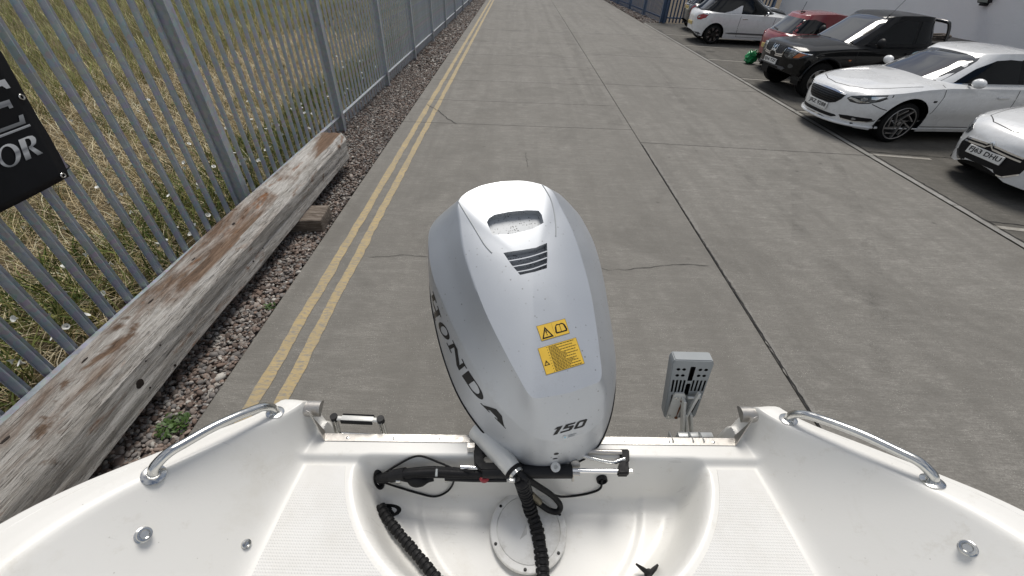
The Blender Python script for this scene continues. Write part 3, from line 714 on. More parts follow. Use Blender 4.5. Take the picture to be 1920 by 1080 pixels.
# ------------------------------------------------------------------ big timber on its block
tb = thing('timber_beam', 'long weathered square timber with rust stains lying along the fence foot', 'timber', (-2.53, 2.4, .13))
NYB, x0, x1, z0, z1 = 190, -2.72, -2.330, .120, .462
y0, y1 = -1.0, 5.72
prof = []
def seg(a, b, n): return [Vector(a).lerp(Vector(b), i / n) for i in range(n)]
prof = seg((x0, z0 + .03), (x0 + .03, z0), 2) + seg((x0 + .03, z0), (x1 - .03, z0), 10) + seg((x1 - .03, z0), (x1, z0 + .03), 2) + seg((x1, z0 + .03), (x1 - .01, z1 - .075), 12) + seg((x1 - .01, z1 - .075), (x1 - .075, z1), 4) + seg((x1 - .075, z1), (x0 + .02, z1), 12) + seg((x0 + .02, z1), (x0, z1 - .02), 2) + seg((x0, z1 - .02), (x0, z0 + .03), 10)
from mathutils import noise as mn
NP = len(prof); V = []; F = []; cx, cz = (x0 + x1) / 2, (z0 + z1) / 2
for i in range(NYB + 1):
    t = i / NYB; y = y0 + (y1 - y0) * t
    e = max(0, (y - (y1 - .10)) / .10)
    for q in prof:
        dx, dz = q.x - cx, q.y - cz
        r = Vector((dx, dz)).normalized()
        g = mn.noise(Vector((q.x * 20, y * .9, q.y * 20))) * .008 + mn.noise(Vector((q.x * 5, y * .9, q.y * 5 + 7))) * .017 + mn.noise(Vector((q.x * 45, y * 2.4, q.y * 45))) * .005
        # split running along the upper face and grooves on the side
        if q.y > z1 - .01: g -= .022 * math.exp(-((q.x - (x0 + .20 + .03 * math.sin(y * 1.3))) / .006) ** 2) * (1 if .8 < y < 3.4 else .2)
        if q.x > x1 - .02: g -= .014 * math.exp(-((q.y - (z0 + .12 + .02 * math.sin(y * .8))) / .010) ** 2)
        s = 1 - .10 * e * e
        yy = y + (.07 * (q.y - z0) / .3 - .05 * (q.x - x0) / .3) * max(0, (t - .9) * 10) + (mn.noise(Vector((q.x * 12, 3, q.y * 12))) * .02 if i == NYB else 0)
        V.append(Vector((cx + dx * s + r.x * g, yy, cz + dz * s + r.y * g)))
for i in range(NYB):
    for k in range(NP): F.append((i * NP + k, i * NP + (k + 1) % NP, (i + 1) * NP + (k + 1) % NP, (i + 1) * NP + k))
F.append(tuple(range(NP))); F.append(tuple(NYB * NP + k for k in range(NP - 1, -1, -1)))
bm = bmesh.new(); bv = [bm.verts.new(v) for v in V]
for f in F: bm.faces.new([bv[k] for k in f])
beam = bm_obj('beam', bm, 'timber', tb, smooth=40)
bbv = bvh_of([beam])
def hole(px, py, r, mat='timber_hole', el=1.0, name='bolt_hole'):
    d = Vector(ray(px, py)); h = bbv.ray_cast(Vector((0, 0, CAM_H)), d)
    if h[0] is None: return
    n = h[1]; t1 = Vector((0, 1, 0)); t2 = n.cross(t1).normalized(); rr = random.Random(int(px))
    V = [h[0] + n * .004]; k = 14
    for j in range(k):
        a = 2 * math.pi * j / k; q = r * rr.uniform(.8, 1.15); V.append(h[0] + n * .003 + t1 * math.cos(a) * q * el + t2 * math.sin(a) * q)
    V += [v - n * .02 for v in V[1:]]
    F = [(0, 1 + j, 1 + (j + 1) % k) for j in range(k)] + [(1 + j, 1 + k + j, 1 + k + (j + 1) % k, 1 + (j + 1) % k) for j in range(k)]
    me_obj(name, V, F, mat, tb)
hole(262, 719, .030); hole(281, 727, .007); hole(273, 677, .005); hole(300, 647, .006); hole(475, 490, .008); hole(493, 466, .006)
hole(160, 675, .008, el=3.2); hole(283, 565, .010, el=2.6); hole(363, 486, .010, el=2.2); hole(438, 420, .010, el=2.4); hole(10, 825, .010, el=2.5); hole(328, 685, .010)
v, f = lathe_vf([(.013, -.01), (.013, .006), (.009, .010), (.001, .010)], 10, Matrix.Translation(P(262, 719, .30) + Vector((.0, 0, 0))))
blk = thing('timber_block', 'short dark timber block propping up the long beam', 'timber block', (-2.3, 4.0, -.04))
bm = bmesh.new()
box_bm((.50, .36, .17), .012, 2, bm, Matrix.Translation((-2.36, 4.06, .055)) @ Matrix.Rotation(R(4), 4, 'Z'))
bmesh.ops.subdivide_edges(bm, edges=list(bm.edges), cuts=4, use_grid_fill=True)
for vv in bm.verts: vv.co += Vector((mn.noise(vv.co * 9), mn.noise(vv.co * 8 + Vector((5, 0, 0))), mn.noise(vv.co * 9 + Vector((0, 9, 0))))) * .010
bm_obj('block', bm, 'timber_block', blk, smooth=35)
for q in (-.4,):
    b2 = thing('timber_block', 'timber block under the near end of the long beam', 'timber block', (-2.52, q, -.04))
    box('block', (-2.54, q, .05), (.34, .3, .17), 'timber', b2, .012)
# ------------------------------------------------------------------ boat (stern end of an open boat on a trailer)
BO = Vector((.0955, .6985, 0)); BYAW = R(1.16)
BM = Matrix.Translation(BO) @ Matrix.Rotation(BYAW, 4, 'Z')
ZT, ZS, ZW = 1.265, 1.242, 1.062          # transom top, side seats, floor of the motor well
def B(x, y, z): return BM @ Vector((x, y, z))
BI = BM.inverted()
boat = thing('boat', 'white fibreglass motor boat stern with side seats and a round motor well', 'boat', (BO.x, BO.y, .35), 0)
YK = [-3.4, -2.2, -1.2, -.7, -.33, -.16, .06, .10]
def sm_interp(y, v): return sum(float(np.interp(y + k * .022, YK, v)) for k in range(-4, 5)) / 9
def xo(y): return sm_interp(y, [1.28, 1.34, 1.33, 1.27, 1.165, 1.025, .80, .785])       # outer edge of the gunwale
def zc(y): return sm_interp(y, [1.72, 1.68, 1.64, 1.60, 1.54, 1.465, 1.372, 1.37])      # gunwale height
def xr(y): return sm_interp(y, [1.12, 1.18, 1.17, 1.13, 1.035, .905, .715, .705])       # inner ridge
def xb(y): return sm_interp(y, [.90, .88, .82, .78, .755, .74, .700, .695])              # foot of the inner face
def sst(a, b, x):
    t = min(1, max(0, (x - a) / (b - a))); return t * t * (3 - 2 * t)
def smin(a, b, k):
    h = max(0, min(1, .5 + .5 * (b - a) / k)); return b * (1 - h) + a * h - k * h * (1 - h)
def smax(a, b, k): return -smin(-a, -b, k)
def smin3(a, b, k): return smin(a, b, k)
def deck_z(x, y):
    ax = abs(x)
    # the well: half oval, open to a straight wall at the transom
    Aw, Bw = .565, .462
    rr = math.hypot(ax, y * Aw / Bw) if y < 0 else ax
    din = smin((Aw - rr) * .93, -.042 - y, .05)          # distance inside the well edge
    seat = ZS + .004 * sst(-.25, -.05, y)
    seat = seat + (ZT - seat) * sst(-.062, -.040, y)
    dep = sst(-.004, .050, din) * .150 + sst(.03, .085, din) * .024
    # shallow lower pan
    dep += .010 * sst(.012, -.012, math.hypot(x, (y + .055) * 1.05) - .375) * sst(-.06, -.085, y)
    z = seat - dep
    if y < -.55:                                          # cockpit sole further forward
        pass
    # coaming
    h = zc(y); a = xb(y); b = xr(y); sl = (h - ZS) / max(.02, b - a)
    ramp = ZS + sl * (ax - a)
    top = h + .006 * sst(b, b + .05, ax) - .012 * sst(xo(y) - .018, xo(y), ax)
    c = smin(ramp, top, .020)
    z = smax(z, c, .03)
    return z
ys = np.concatenate([np.linspace(-3.4, -.62, 18)[:-1], np.arange(-.62, -.10, .0105), np.arange(-.10, .0135, .0048), [.016, .0185, .0192, .0205, .023], [.030, .040, .05, .06, .07, .078, .084, .088, .091, .093]])
tt = np.unique(np.concatenate([np.linspace(0, 1, 128), np.linspace(.60, .99, 60)])); tt = np.concatenate([-tt[::-1][:-1], tt])
V = []; F = []; nx = len(tt)
for y in ys:
    for t in tt:
        x = t * xo(y); z = deck_z(x, y)
        if y > .0187: z = z - (z - 1.0) * (1 - sst(.672, .686, abs(x))) * min(1, (y - .0185) / .002)
        if y > .07: z = z - .045 * ((y - .07) / .023) ** 2
        V.append(B(x, y, z))
for i in range(len(ys) - 1):
    for k in range(nx - 1): F.append((i * nx + k, i * nx + k + 1, (i + 1) * nx + k + 1, (i + 1) * nx + k))
deck = me_obj('deck_moulding', V, F, 'gelcoat', boat, smooth=60)
dbv = bvh_of([deck])
# hull shell: topsides, chine, keel, transom
HV = []; HF = []
hy = [.093, .06, -.16, -.33, -.7, -1.2, -2.2, -3.4, -4.4, -4.9]
for y in hy:
    yq = max(y, -3.4); fx = 1.0 if y > -3.4 else float(np.interp(y, [-4.9, -4.4, -3.4], [.06, .55, 1.0]))
    w = xo(yq) * fx; zt = zc(yq) - .02 - (.047 if y > .08 else 0); k = float(np.interp(y, [-4.9, -3.4, .1], [1.2, .55, .50]))
    for sx in (-1, 1):
        pass
    row = [(w, zt), (w + .012, zt - .03), (w + .012, zt - .07), (w - .01, zt - .09), (w * .93, (zt + k) / 2 + .05), (w * .82, k + .22), (w * .45, k + .10), (0, k)]
    HV += [B(x, y, z) for x, z in row] + [B(-x, y, z) for x, z in row[:-1][::-1]]
m = 15
for i in range(len(hy) - 1):
    for k in range(m - 1): HF.append((i * m + k, i * m + k + 1, (i + 1) * m + k + 1, (i + 1) * m + k))
HF.append(tuple(range(4, 11)))
hull = me_obj('hull', HV, HF, 'gelcoat', boat, smooth=35)
# outer transom face below the cut-out
box('transom', B(0, -.002, .93), (1.344, .038, .64), 'gelcoat', boat, .004, Matrix.Rotation(BYAW, 4, 'Z'))
# non-slip panels on the seats
def deck_patch(poly, mat, name, off=.0022, step=.03, par=boat, skirt=.004):
    v, f, _ = fill_poly(poly, step)
    return drape(name, v, f, lambda x, y: (B(x, y, 2.2), Vector((0, 0, -1))), dbv, off, mat, par, local=False, skirt=skirt)
for s in (-1, 1):
    arc = []
    for k in range(15):
        y = -.070 - k * .025; arc.append((.592 * math.sqrt(max(.02, 1 - (y / .490) ** 2)), y))
    outer = [(xb(y) - .020, y) for y in np.linspace(-.070 - 14 * .025, -.070, 10)]
    poly = [(s * x, y) for x, y in arc + outer]
    if s > 0: poly = poly[::-1]
    deck_patch(poly, 'gelcoat_nonslip', 'nonslip_panel')
# joint line along the gunwale
for s in (-1, 1):
    pts = [B(s * (xr(y) + .42 * (xo(y) - xr(y)) + .03), y, deck_z(s * (xr(y) + .42 * (xo(y) - xr(y)) + .03), y) - .0012) for y in np.linspace(.03, -.8, 40)]
    tube('joint_line', pts, .0018, 'hatch_plastic', boat, 5)
# transom capping in bent stainless
def cap_bar(a, b, w, h, name='transom_trim', extra=0.0, mat='stainless_dull'):
    pass
TW = .668
tr = join_vf([prism_vf([(-TW, .001), (TW, .001), (TW + .010, .023), (-TW - .010, .023)], ZT - .002, ZT + .003, BM)])
tr2 = [prism_vf([(-TW - .010, .0232), (TW + .010, .0232), (TW + .010, .027), (-TW - .010, .027)], ZT - .05, ZT + .003, BM)]
for s in (-1, 1):
    a, b = s * TW, s * (TW + .030)
    vv = [B(a, .001, ZT + .002), B(a + s * .012, .036, ZT + .002), B(b + s * .012, .040, ZT + .112), B(b, .004 + .03, ZT + .112)]
    vv2 = [v + Vector((s * .004, 0, .0)) for v in vv]
    tr2.append((vv + vv2, [(0, 1, 2, 3), (7, 6, 5, 4), (0, 4, 5, 1), (1, 5, 6, 2), (2, 6, 7, 3), (3, 7, 4, 0)]))
vv, ff = join_vf([tr] + tr2)
bm = bmesh.new(); bq = [bm.verts.new(v) for v in vv]
for f in ff:
    try: bm.faces.new([bq[k] for k in f])
    except ValueError: pass
trim = bm_obj('transom_trim', bm, 'stainless_dull', boat)
for k in range(9):
    x = -.6 + k * .15
    lathe('screw', [(.0045, 0), (.0045, .0012), (.002, .0018)], 'stainless', trim, 10, Matrix.Translation(B(x, .012, ZT + .003)))
# rolled stainless ends of the gunwale at the cut-out
for s in (-1, 1):
    n = 14; poly = [(.0, .0)] + [(.026 * math.cos(a), .026 * math.sin(a)) for a in [R(-70) + R(185) * k / n for k in range(n + 1)]]
    mm = BM @ Matrix.Translation((s * .715, .070, ZT + .078)) @ Matrix.Rotation(R(90), 4, 'Y') @ Matrix.Rotation(R(180), 4, 'Z') 
    v1, f1 = prism_vf(poly, -.034, .034, mm)
    me_obj('gunwale_end_cap', v1, f1, 'stainless_dull', boat, smooth=30)
# grab rails
def rail(pa, pb, s, lift):
    A = Vector(pa); C = Vector(pb); d = (C - A); L_ = d.length; d.normalize(); up = Vector((0, 0, 1)); out = Vector((s * .10, 0, 0))
    pts = [A + up * -.01, A + up * (lift * .45), A + up * (lift * .85) + d * .02, A + up * lift + d * .055]
    pts += [A + d * (L_ * q) + up * (lift + .006 * math.sin(q * 3.14)) for q in (.32, .5)]
    pts += [C + up * lift * .98 - d * (L_ * .30), C + up * (lift * .86) - d * .050, C + up * (lift * .52) - d * .018, C + up * (lift * .2) - d * .004, C - up * .01]
    t_ = tube('grab_rail', spline(pts, 7), .0125, 'stainless', boat, 14, smooth=50)
    for q in (A, C):
        h = dbv.ray_cast(q + Vector((0, 0, .3)), Vector((0, 0, -1))); n = h[1] if h[1].z > 0 else -h[1]
        lathe('rail_base', [(.025, -.004), (.025, .002), (.022, .0035), (.0145, .005), (.013, .008)], 'stainless', t_, 24, Matrix.Translation(h[0]) @ n.to_track_quat('Z', 'Y').to_matrix().to_4x4())
def on_deck(px, py):
    h = dbv.ray_cast(Vector((0, 0, CAM_H)), Vector(ray(px, py))); return h[0] if h[0] is not None else P(px, py, ZS)
def on_deck_n(px, py):
    h = dbv.ray_cast(Vector((0, 0, CAM_H)), Vector(ray(px, py))); n = h[1] if h[1].dot(Vector(ray(px, py))) < 0 else -h[1]; return h[0], n
RL = (on_deck(516, 774), on_deck(288, 890)); RR = (on_deck(1478, 787), on_deck(1748, 903))
rail(RL[0], RL[1], -1, .055); rail(RR[0], RR[1], 1, .055)
# deck hatch in the well
hc, hn = on_deck_n(990, 998)
hc.z = max((dbv.ray_cast(hc + Vector((.1 * math.cos(a), .1 * math.sin(a), .3)), Vector((0, 0, -1)))[0].z for a in (0, .8, 1.6, 2.4, 3.1, 3.9, 4.7, 5.5)))
HMt = Matrix.Translation(hc) @ Matrix.Rotation(R(6), 4, 'Z')
hatch = lathe('deck_hatch', [(.122, -.006), (.122, .002), (.119, .0052), (.103, .0062), (.1015, .0062), (.1012, .0030), (.0992, .0030), (.0990, .0058), (.097, .0072), (.001, .0078)], 'hatch_plastic', boat, 56, HMt)
for k in range(6):
    a = R(18 + 60 * k); lathe('screw', [(.005, 0), (.005, .001), (.002, .0016)], 'decal_black', hatch, 10, HMt @ Matrix.Translation((.112 * math.cos(a), .112 * math.sin(a), .006)))
# moulded finger pull (raised wedge)
wv = [(-.032, -.030, .0076), (.022, -.050, .0076), (.020, .004, .0076), (.006, .018, .0076), (-.002, .014, .0165), (-.008, -.018, .0115), (.010, -.028, .0115)]
me_obj('finger_pull', [HMt @ Vector(q) for q in wv], [(0, 1, 6, 5), (1, 2, 6), (2, 4, 6), (2, 3, 4), (3, 0, 5, 4), (4, 5, 6)], 'hatch_plastic', hatch, smooth=20)
# rubber grommets where hoses leave the well side
def grommet(px, py, rx, ry, tilt, name='hose_grommet'):
    c, n = on_deck_n(px, py); m = Matrix.Translation(c) @ n.to_track_quat('Z', 'Y').to_matrix().to_4x4() @ Matrix.Rotation(tilt, 4, 'Z') @ Matrix.Diagonal((rx, ry, 1, 1))
    return lathe(name, [(1.0, -.004), (1.0, .006), (.9, .010), (.7, .010), (.62, .002), (.1, .001)], 'black_rubber', boat, 26, m)
def fitting(px, py, r, mat='stainless', prof=None, name='skin_fitting'):
    c, n = on_deck_n(px, py); m = Matrix.Translation(c) @ n.to_track_quat('Z', 'Y').to_matrix().to_4x4()
    return lathe(name, prof or [(r, -.003), (r, .003), (r * .9, .007), (r * .62, .008), (r * .5, .003), (r * .1, .002)], mat, boat, 28, m)
fitting(461, 1020, .012); KN = [(.017, -.003), (.017, .002), (.013, .004), (.012, .010), (.015, .013), (.014, .016), (.010, .0165), (.008, .012), (.001, .012)]; fitting(1815, 1028, .015, 'stainless', KN); fitting(268, 1003, .015, 'stainless', KN)
fitting(1128, 897, .020, 'black_plastic', [(.018, -.003), (.018, .010), (.014, .013), (.010, .004), (.001, .003)])
# black moulded cleat on the well edge near the frame bottom
cp = on_deck(1218, 1078); cl = thing('cleat', 'small black forked cleat on the rim of the motor well', 'cleat', cp)
for a, l in ((R(150), .045), (R(40), .035), (R(270), .04)):
    tube('arm', [cp + Vector((0, 0, .004)), cp + Vector((math.cos(a) * l * .5, math.sin(a) * l * .5, .010)), cp + Vector((math.cos(a) * l, math.sin(a) * l, .016))], [.009, .007, .003], 'black_plastic', cl, 8)
lathe('base', [(.016, -.002), (.016, .004), (.011, .010), (.002, .012)], 'black_plastic', cl, 16, Matrix.Translation(cp))
# white box on the coaming at the frame edge
wb, wn = on_deck_n(1846, 1090); box('locker_catch', wb + Vector((0, -.02, .006)), (.05, .05, .02), 'hatch_plastic', boat, .004)

# trailer under the hull
tl = thing('boat_trailer', 'galvanised boat trailer standing under the white hull', 'trailer', (BO.x, -1.2, 0))
for s in (-1, 1):
    box('frame_rail', (BO.x + s * .55, -1.6, .42), (.06, 4.2, .09), 'galvanised', tl, .004)
    box('bunk', (BO.x + s * .42, -1.2, .545), (.10, 2.2, .16), 'black_rubber', tl, .01)
    wm = Matrix.Translation((BO.x + s * .80, -1.4, .30)) @ Matrix.Rotation(R(90), 4, 'Y')
    tw = lathe('wheel', [(.17, -.08), (.27, -.085), (.295, -.06), (.30, 0), (.295, .06), (.27, .085), (.17, .08)], 'tyre', tl, 32, wm)
    lathe('hub', [(.165, -.05), (.165, .05), (.06, .06)], 'galvanised', tw, 20, wm)
for y in (.3 - .0, -1.4, -3.4): box('cross_member', (BO.x, y - .05, .40), (1.2, .06, .06), 'galvanised', tl, .004)
box('axle', (BO.x, -1.4, .30), (1.5, .06, .06), 'galvanised', tl, .004)
box('keel_roller', (BO.x, -.4, .46), (.2, .08, .09), 'black_rubber', tl, .02)
# ------------------------------------------------------------------ outboard motor, tilted forward on the transom
YAW = R(19); MU = Vector((math.cos(YAW), math.sin(YAW), 0)); MV = Vector((-math.sin(YAW), math.cos(YAW), 0)); MZ = Vector((0, 0, 1))
MC = Vector((.171, .694, 0)); SL = .5086
def zf(v): return 1.575 + SL * v
def MP(u, v, dz): return MC + MU * u + MV * v + MZ * (zf(v) + dz)
NRM = (MZ - MV * SL).normalized(); SLP = (MV + MZ * SL).normalized()
motor = thing('outboard_motor', 'silver outboard motor with yellow warning stickers tilted on the transom', 'outboard motor', (MC.x - .1, MC.y + .35, 1.0))
def half(pts, n):
    q = spline([(a, b, 0) for a, b in pts], 10); d = [0]
    for a, b in zip(q[:-1], q[1:]): d.append(d[-1] + (b - a).length)
    return q, d
# matched stations: plan outlines (u, v) from the front centre round to the rear centre
TOP = [(0, -.014), (.060, -.010), (.105, .000), (.127, .060), (.147, .135), (.166, .22), (.178, .31), (.184, .42), (.174, .51), (.158, .585), (.085, .622), (0, .632)]
MID = [(0, -.064), (.060, -.058), (.120, -.030), (.165, .025), (.210, .100), (.240, .20), (.270, .31), (.292, .43), (.292, .53), (.262, .63), (.150, .70), (0, .725)]
RIM = [(0, -.066), (.070, -.060), (.132, -.032), (.197, .030), (.249, .110), (.285, .20), (.304, .31), (.309, .42), (.302, .53), (.268, .65), (.150, .74), (0, .77)]
NS = 10
def dens(pts):
    return [(p.x, p.y) for p in spline([(a, b, 0) for a, b in pts], NS)]
TOPd, MIDd, RIMd = dens(TOP), dens(MID), dens(RIM); NH = len(TOPd)
def full(fn):                        # fn(i, side) for a closed loop
    return [fn(i, 1) for i in range(NH)] + [fn(i, -1) for i in range(NH - 2, 0, -1)]
def mixp(A, Bq, t, i): return (A[i][0] + (Bq[i][0] - A[i][0]) * t, A[i][1] + (Bq[i][1] - A[i][1]) * t)
SH = .012                           # the lower body sits a little to the right of the crown
def loop(A, Bq, t, dzA, dzB, bulge=0.0):
    def fn(i, s):
        u, v = mixp(A, Bq, t, i); k = 1 + bulge * 4 * t * (1 - t)
        fr = i / (NH - 1)
        dzb = dzB
        return MP(s * u * k + SH * (1 if dzA + (dzB - dzA) * t < -.02 else 0), v - bulge * .3 * 4 * t * (1 - t) * (1 - fr * 2) , dzA + (dzB - dzA) * t)
    return full(fn)
loops = []
loops.append(loop(RIMd, RIMd, 0, -.285, -.285)); 
loops.append(loop(RIMd, MIDd, .35, -.27, -.13, .012)); loops.append(loop(RIMd, MIDd, .7, -.27, -.13, .012)); loops.append(loop(RIMd, MIDd, .97, -.27, -.13))
loops.append(loop(MIDd, TOPd, 0.0, -.13, 0)); loops.append(loop(MIDd, TOPd, 0.03, -.13, 0)); loops.append(loop(MIDd, TOPd, .35, -.13, 0, .010)); loops.append(loop(MIDd, TOPd, .65, -.13, 0, .010)); loops.append(loop(MIDd, TOPd, .96, -.13, .0)); loops.append(loop(MIDd, TOPd, 1.0, -.13, .0))
def cap(t):
    # rings shrinking to the spine of the top panel; crowned across
    def fn(i, s):
        u, v = TOPd[i]; vv = v + (.30 - v) * (1 - t) ** 1.0 * 1.0
        vv = .30 + (v - .30) * t; uu = u * t
        cr = .034 * (1 - t * t)
        return MP(s * uu, vv, cr * 1.0)
    return full(fn)
for t in (.985, .93, .88, .80, .68, .55, .42, .28, .14): loops.append(cap(t))
n = len(loops[0]); V = [v for l in loops for v in l]; F = []
for i in range(len(loops) - 1):
    for k in range(n): F.append((i * n + k, i * n + (k + 1) % n, (i + 1) * n + (k + 1) % n, (i + 1) * n + k))
V.append(MP(0, .30, .034)); c0 = len(V) - 1; b0 = (len(loops) - 1) * n
for k in range(n): F.append((b0 + k, b0 + (k + 1) % n, c0))
V.append(MP(0, .35, -.285)); c1 = len(V) - 1
for k in range(n): F.append(((k + 1) % n, k, c1))
cbv = BVHTree.FromPolygons([Vector(v) for v in V], F)
EYE = Vector((0, 0, CAM_H))
def hit(px, py):
    h = cbv.ray_cast(EYE, Vector(ray(px, py))); return h[0], h[1]
def cut(ob, cutters):
    for c in cutters:
        md = ob.modifiers.new('cut', 'BOOLEAN'); md.operation = 'DIFFERENCE'; md.object = c; md.solver = 'EXACT'; md.material_mode = 'TRANSFER'
    dg = bpy.context.evaluated_depsgraph_get(); dg.update(); me = bpy.data.meshes.new_from_object(ob.evaluated_get(dg))
    ob.modifiers.clear(); old = ob.data; ob.data = me; bpy.data.meshes.remove(old)
    for c in cutters: bpy.data.objects.remove(c)
bm = bmesh.new(); bq = [bm.verts.new(v) for v in V]
for f in F: bm.faces.new([bq[k] for k in f])
cowl = bm_obj('cowl', bm, 'silver_paint', motor)
cutters = []
def pocket(pix, depth, inward, taper=1.0):
    pts = [hit(*q)[0] for q in pix]; ctr = sum(pts, Vector()) / len(pts); d = -NRM
    bot = [ctr + (p - ctr) * taper + d * depth + inward for p in pts]; top = [p - d * .05 for p in pts]
    v = top + bot; m = len(pts)
    b = bmesh.new(); w = [b.verts.new(x) for x in v]; b.faces.new(w[:m]); b.faces.new(w[m:][::-1])
    for i in range(m): b.faces.new((w[i], w[m + i], w[m + (i + 1) % m], w[(i + 1) % m]))
    o = bm_obj('cutter', b, 'vent_grime'); cutters.append(o); return pts, bot
PK1 = [(910, 417), (914, 409), (925, 402), (955, 396), (990, 393), (1012, 394), (1018, 402), (1022, 418), (1000, 430), (960, 440), (921, 442)]
PK2 = [(943, 474), (975, 469), (1005, 464), (1026, 455), (1027, 478), (1026, 503), (1003, 510), (975, 516), (958, 496)]
pk1 = pocket(PK1, .022, SLP * -.0, .93); pk2 = pocket(PK2, .030, SLP * .0, .98)
cut(cowl, cutters)
cowl.data.shade_smooth(); cowl.data.set_sharp_from_angle(angle=R(32))
# louvre slats in the lower vent
for k, (a, b) in enumerate([((951, 490), (1027, 471)), ((958, 501), (1027, 483)), ((965, 511), (1026, 495))]):
    mid = ((a[0] + b[0]) / 2 + 2, (a[1] + b[1]) / 2 + 2); q = []
    for w in (a, mid, b): q.append(hit(*w)[0] if hit(*w)[0] is not None else P(*w, 1.8))
    q = spline(q, 6); V2 = []; F2 = []
    for p_ in q: V2 += [p_ - NRM * .0015, p_ - NRM * .0015 + SLP * .003, p_ - NRM * .020 + SLP * .012, p_ - NRM * .020 + SLP * .009]
    for i in range(len(q) - 1):
        for j in range(4): F2.append((4 * i + j, 4 * i + (j + 1) % 4, 4 * i + 4 + (j + 1) % 4, 4 * i + 4 + j))
    me_obj('louvre', V2, F2, 'silver_paint', cowl)
# seams either side of the raised rear panel
def seam(pix, w=.0022, mat='decal_grey', name='panel_seam', off=.0004):
    q = [hit(*p_) for p_ in pix]; q = [a + b * 0 for a, b in q if a is not None]; q = spline(q, 6)
    return tube(name, [cbv.find_nearest(x)[0] + NRM * off for x in q], w, mat, cowl, 6)
seam([(859, 378), (874, 402), (891, 430), (908, 458), (922, 474)]); seam([(1017, 347), (1032, 372), (1039, 398), (1042, 425), (1042, 443)])
# raised rear lip
def lip(pix, r):
    q = []
    for p_ in pix:
        a = hit(*p_)[0]
        if a is not None: q.append(a)
    if len(q) > 2: tube('rear_lip', spline(q, 5), r, 'silver_paint', cowl, 8)
# black rubber line under the cowl and the lower pan
rimc = [MP(s_[0] * .998 + SH, s_[1], -.290) for s_ in ([(u, v) for u, v in RIMd] + [(-u, v) for u, v in RIMd[::-1][1:-1]])]
tube('cowl_seal', rimc, .0045, 'black_rubber', motor, 8, closed=True)
def panl(sc, dz, dv=0): return [MP(u * sc + SH, .33 + (v - .33) * sc + dv, dz) for u, v in RIMd] + [MP(-u * sc + SH, .33 + (v - .33) * sc + dv, dz) for u, v in RIMd[::-1][1:-1]]
pl = [panl(.985, -.292), panl(.965, -.33), panl(.86, -.40), panl(.60, -.47), panl(.40, -.52)]
V = [v for l in pl for v in l]; F = []
for i in range(len(pl) - 1):
    for k in range(n): F.append((i * n + k, (i + 1) * n + k, (i + 1) * n + (k + 1) % n, i * n + (k + 1) % n))
F.append(tuple(range((len(pl) - 1) * n, len(pl) * n)))
pan = me_obj('lower_pan', V, F, 'silver_paint', motor, smooth=35)
# rigging spout: white tapered tube at the front left of the pan
A0 = P(908, 812, 1.290); A1 = P(964, 884, 1.285)
sp = [A0 + (A1 - A0) * t for t in (-.15, .2, .5, .75, .92, 1.0)]
spout = tube('rigging_spout', sp, [.044, .040, .035, .031, .028, .026], 'white_metal', motor, 24)
tube('spout_lip', [A1 - (A1 - A0).normalized() * .006, A1 + (A1 - A0).normalized() * .004], .0285, 'black_rubber', spout, 24)
# mid section, leg, gearcase, propeller
DN = -NRM
def ring_at(c, a, b, m=20): return [c + MU * (a * math.cos(2 * math.pi * k / m)) + SLP * (b * math.sin(2 * math.pi * k / m)) for k in range(m)]
def tower(name, secs, mat, par, m=20):
    V = []; F = []
    for c, a, b in secs: V += ring_at(c, a, b, m)
    for i in range(len(secs) - 1):
        for k in range(m): F.append((i * m + k, i * m + (k + 1) % m, (i + 1) * m + (k + 1) % m, (i + 1) * m + k))
    F += [tuple(range(m - 1, -1, -1)), tuple((len(secs) - 1) * m + k for k in range(m))]
    return me_obj(name, V, F, mat, par, smooth=40)
base = MP(SH, .34, -.50)
tower('mid_section', [(base, .10, .16), (base + DN * .10, .08, .14), (base + DN * .45, .06, .13), (base + DN * .62, .055, .14)], 'silver_paint', motor)
tower('cavitation_plate', [(base + DN * .62 + SLP * .06, .12, .20), (base + DN * .63 + SLP * .06, .12, .20)], 'silver_paint', motor)
gc = base + DN * .80
gear = tower('gearcase', [(base + DN * .60, .05, .14), (base + DN * .72, .045, .13), (gc, .03, .10)], 'silver_paint', motor)
tube('torpedo', [gc - SLP * .22, gc - SLP * .16, gc, gc + SLP * .16], [.01, .05, .06, .05], 'silver_paint', gear, 18)
for k in range(3):
    a = k * 2 * math.pi / 3; r1 = MU * math.cos(a) + DN * math.sin(a); r2 = MU * -math.sin(a) + DN * math.cos(a); pc = gc + SLP * .19
    me_obj('propeller_blade', [pc + r1 * .03 - r2 * .03 - SLP * .03, pc + r1 * .12 - r2 * .07 - SLP * .03, pc + r1 * .17, pc + r1 * .12 + r2 * .07 + SLP * .03, pc + r1 * .03 + r2 * .03 + SLP * .03], [(0, 1, 2), (0, 2, 4), (2, 3, 4)], 'black_plastic', gear)
# clamp bracket: two cheeks from the transom, swivel between them
for s in (-1, 1):
    x = BI @ MC; cx_ = .02 + s * .105
    prof_ = [(.036, ZT + .02), (-.03, ZT + .03), (-.035, ZT + .012), (.034, ZT + .006), (.045, ZT - .30), (.14, ZT - .30), (.20, ZT - .02), (.13, ZT + .06)]
    mm = BM @ Matrix.Translation((cx_, 0, 0)) @ Matrix(((0, 0, 1, 0), (1, 0, 0, 0), (0, 1, 0, 0), (0, 0, 0, 1)))
    v, f = prism_vf(prof_, -.022, .022, mm); me_obj('clamp_bracket', v, f, 'silver_paint', motor)
tube('swivel_tube', [B(-.10, .10, ZT - .02), B(.14, .10, ZT - .02)], .05, 'silver_paint', motor, 20)
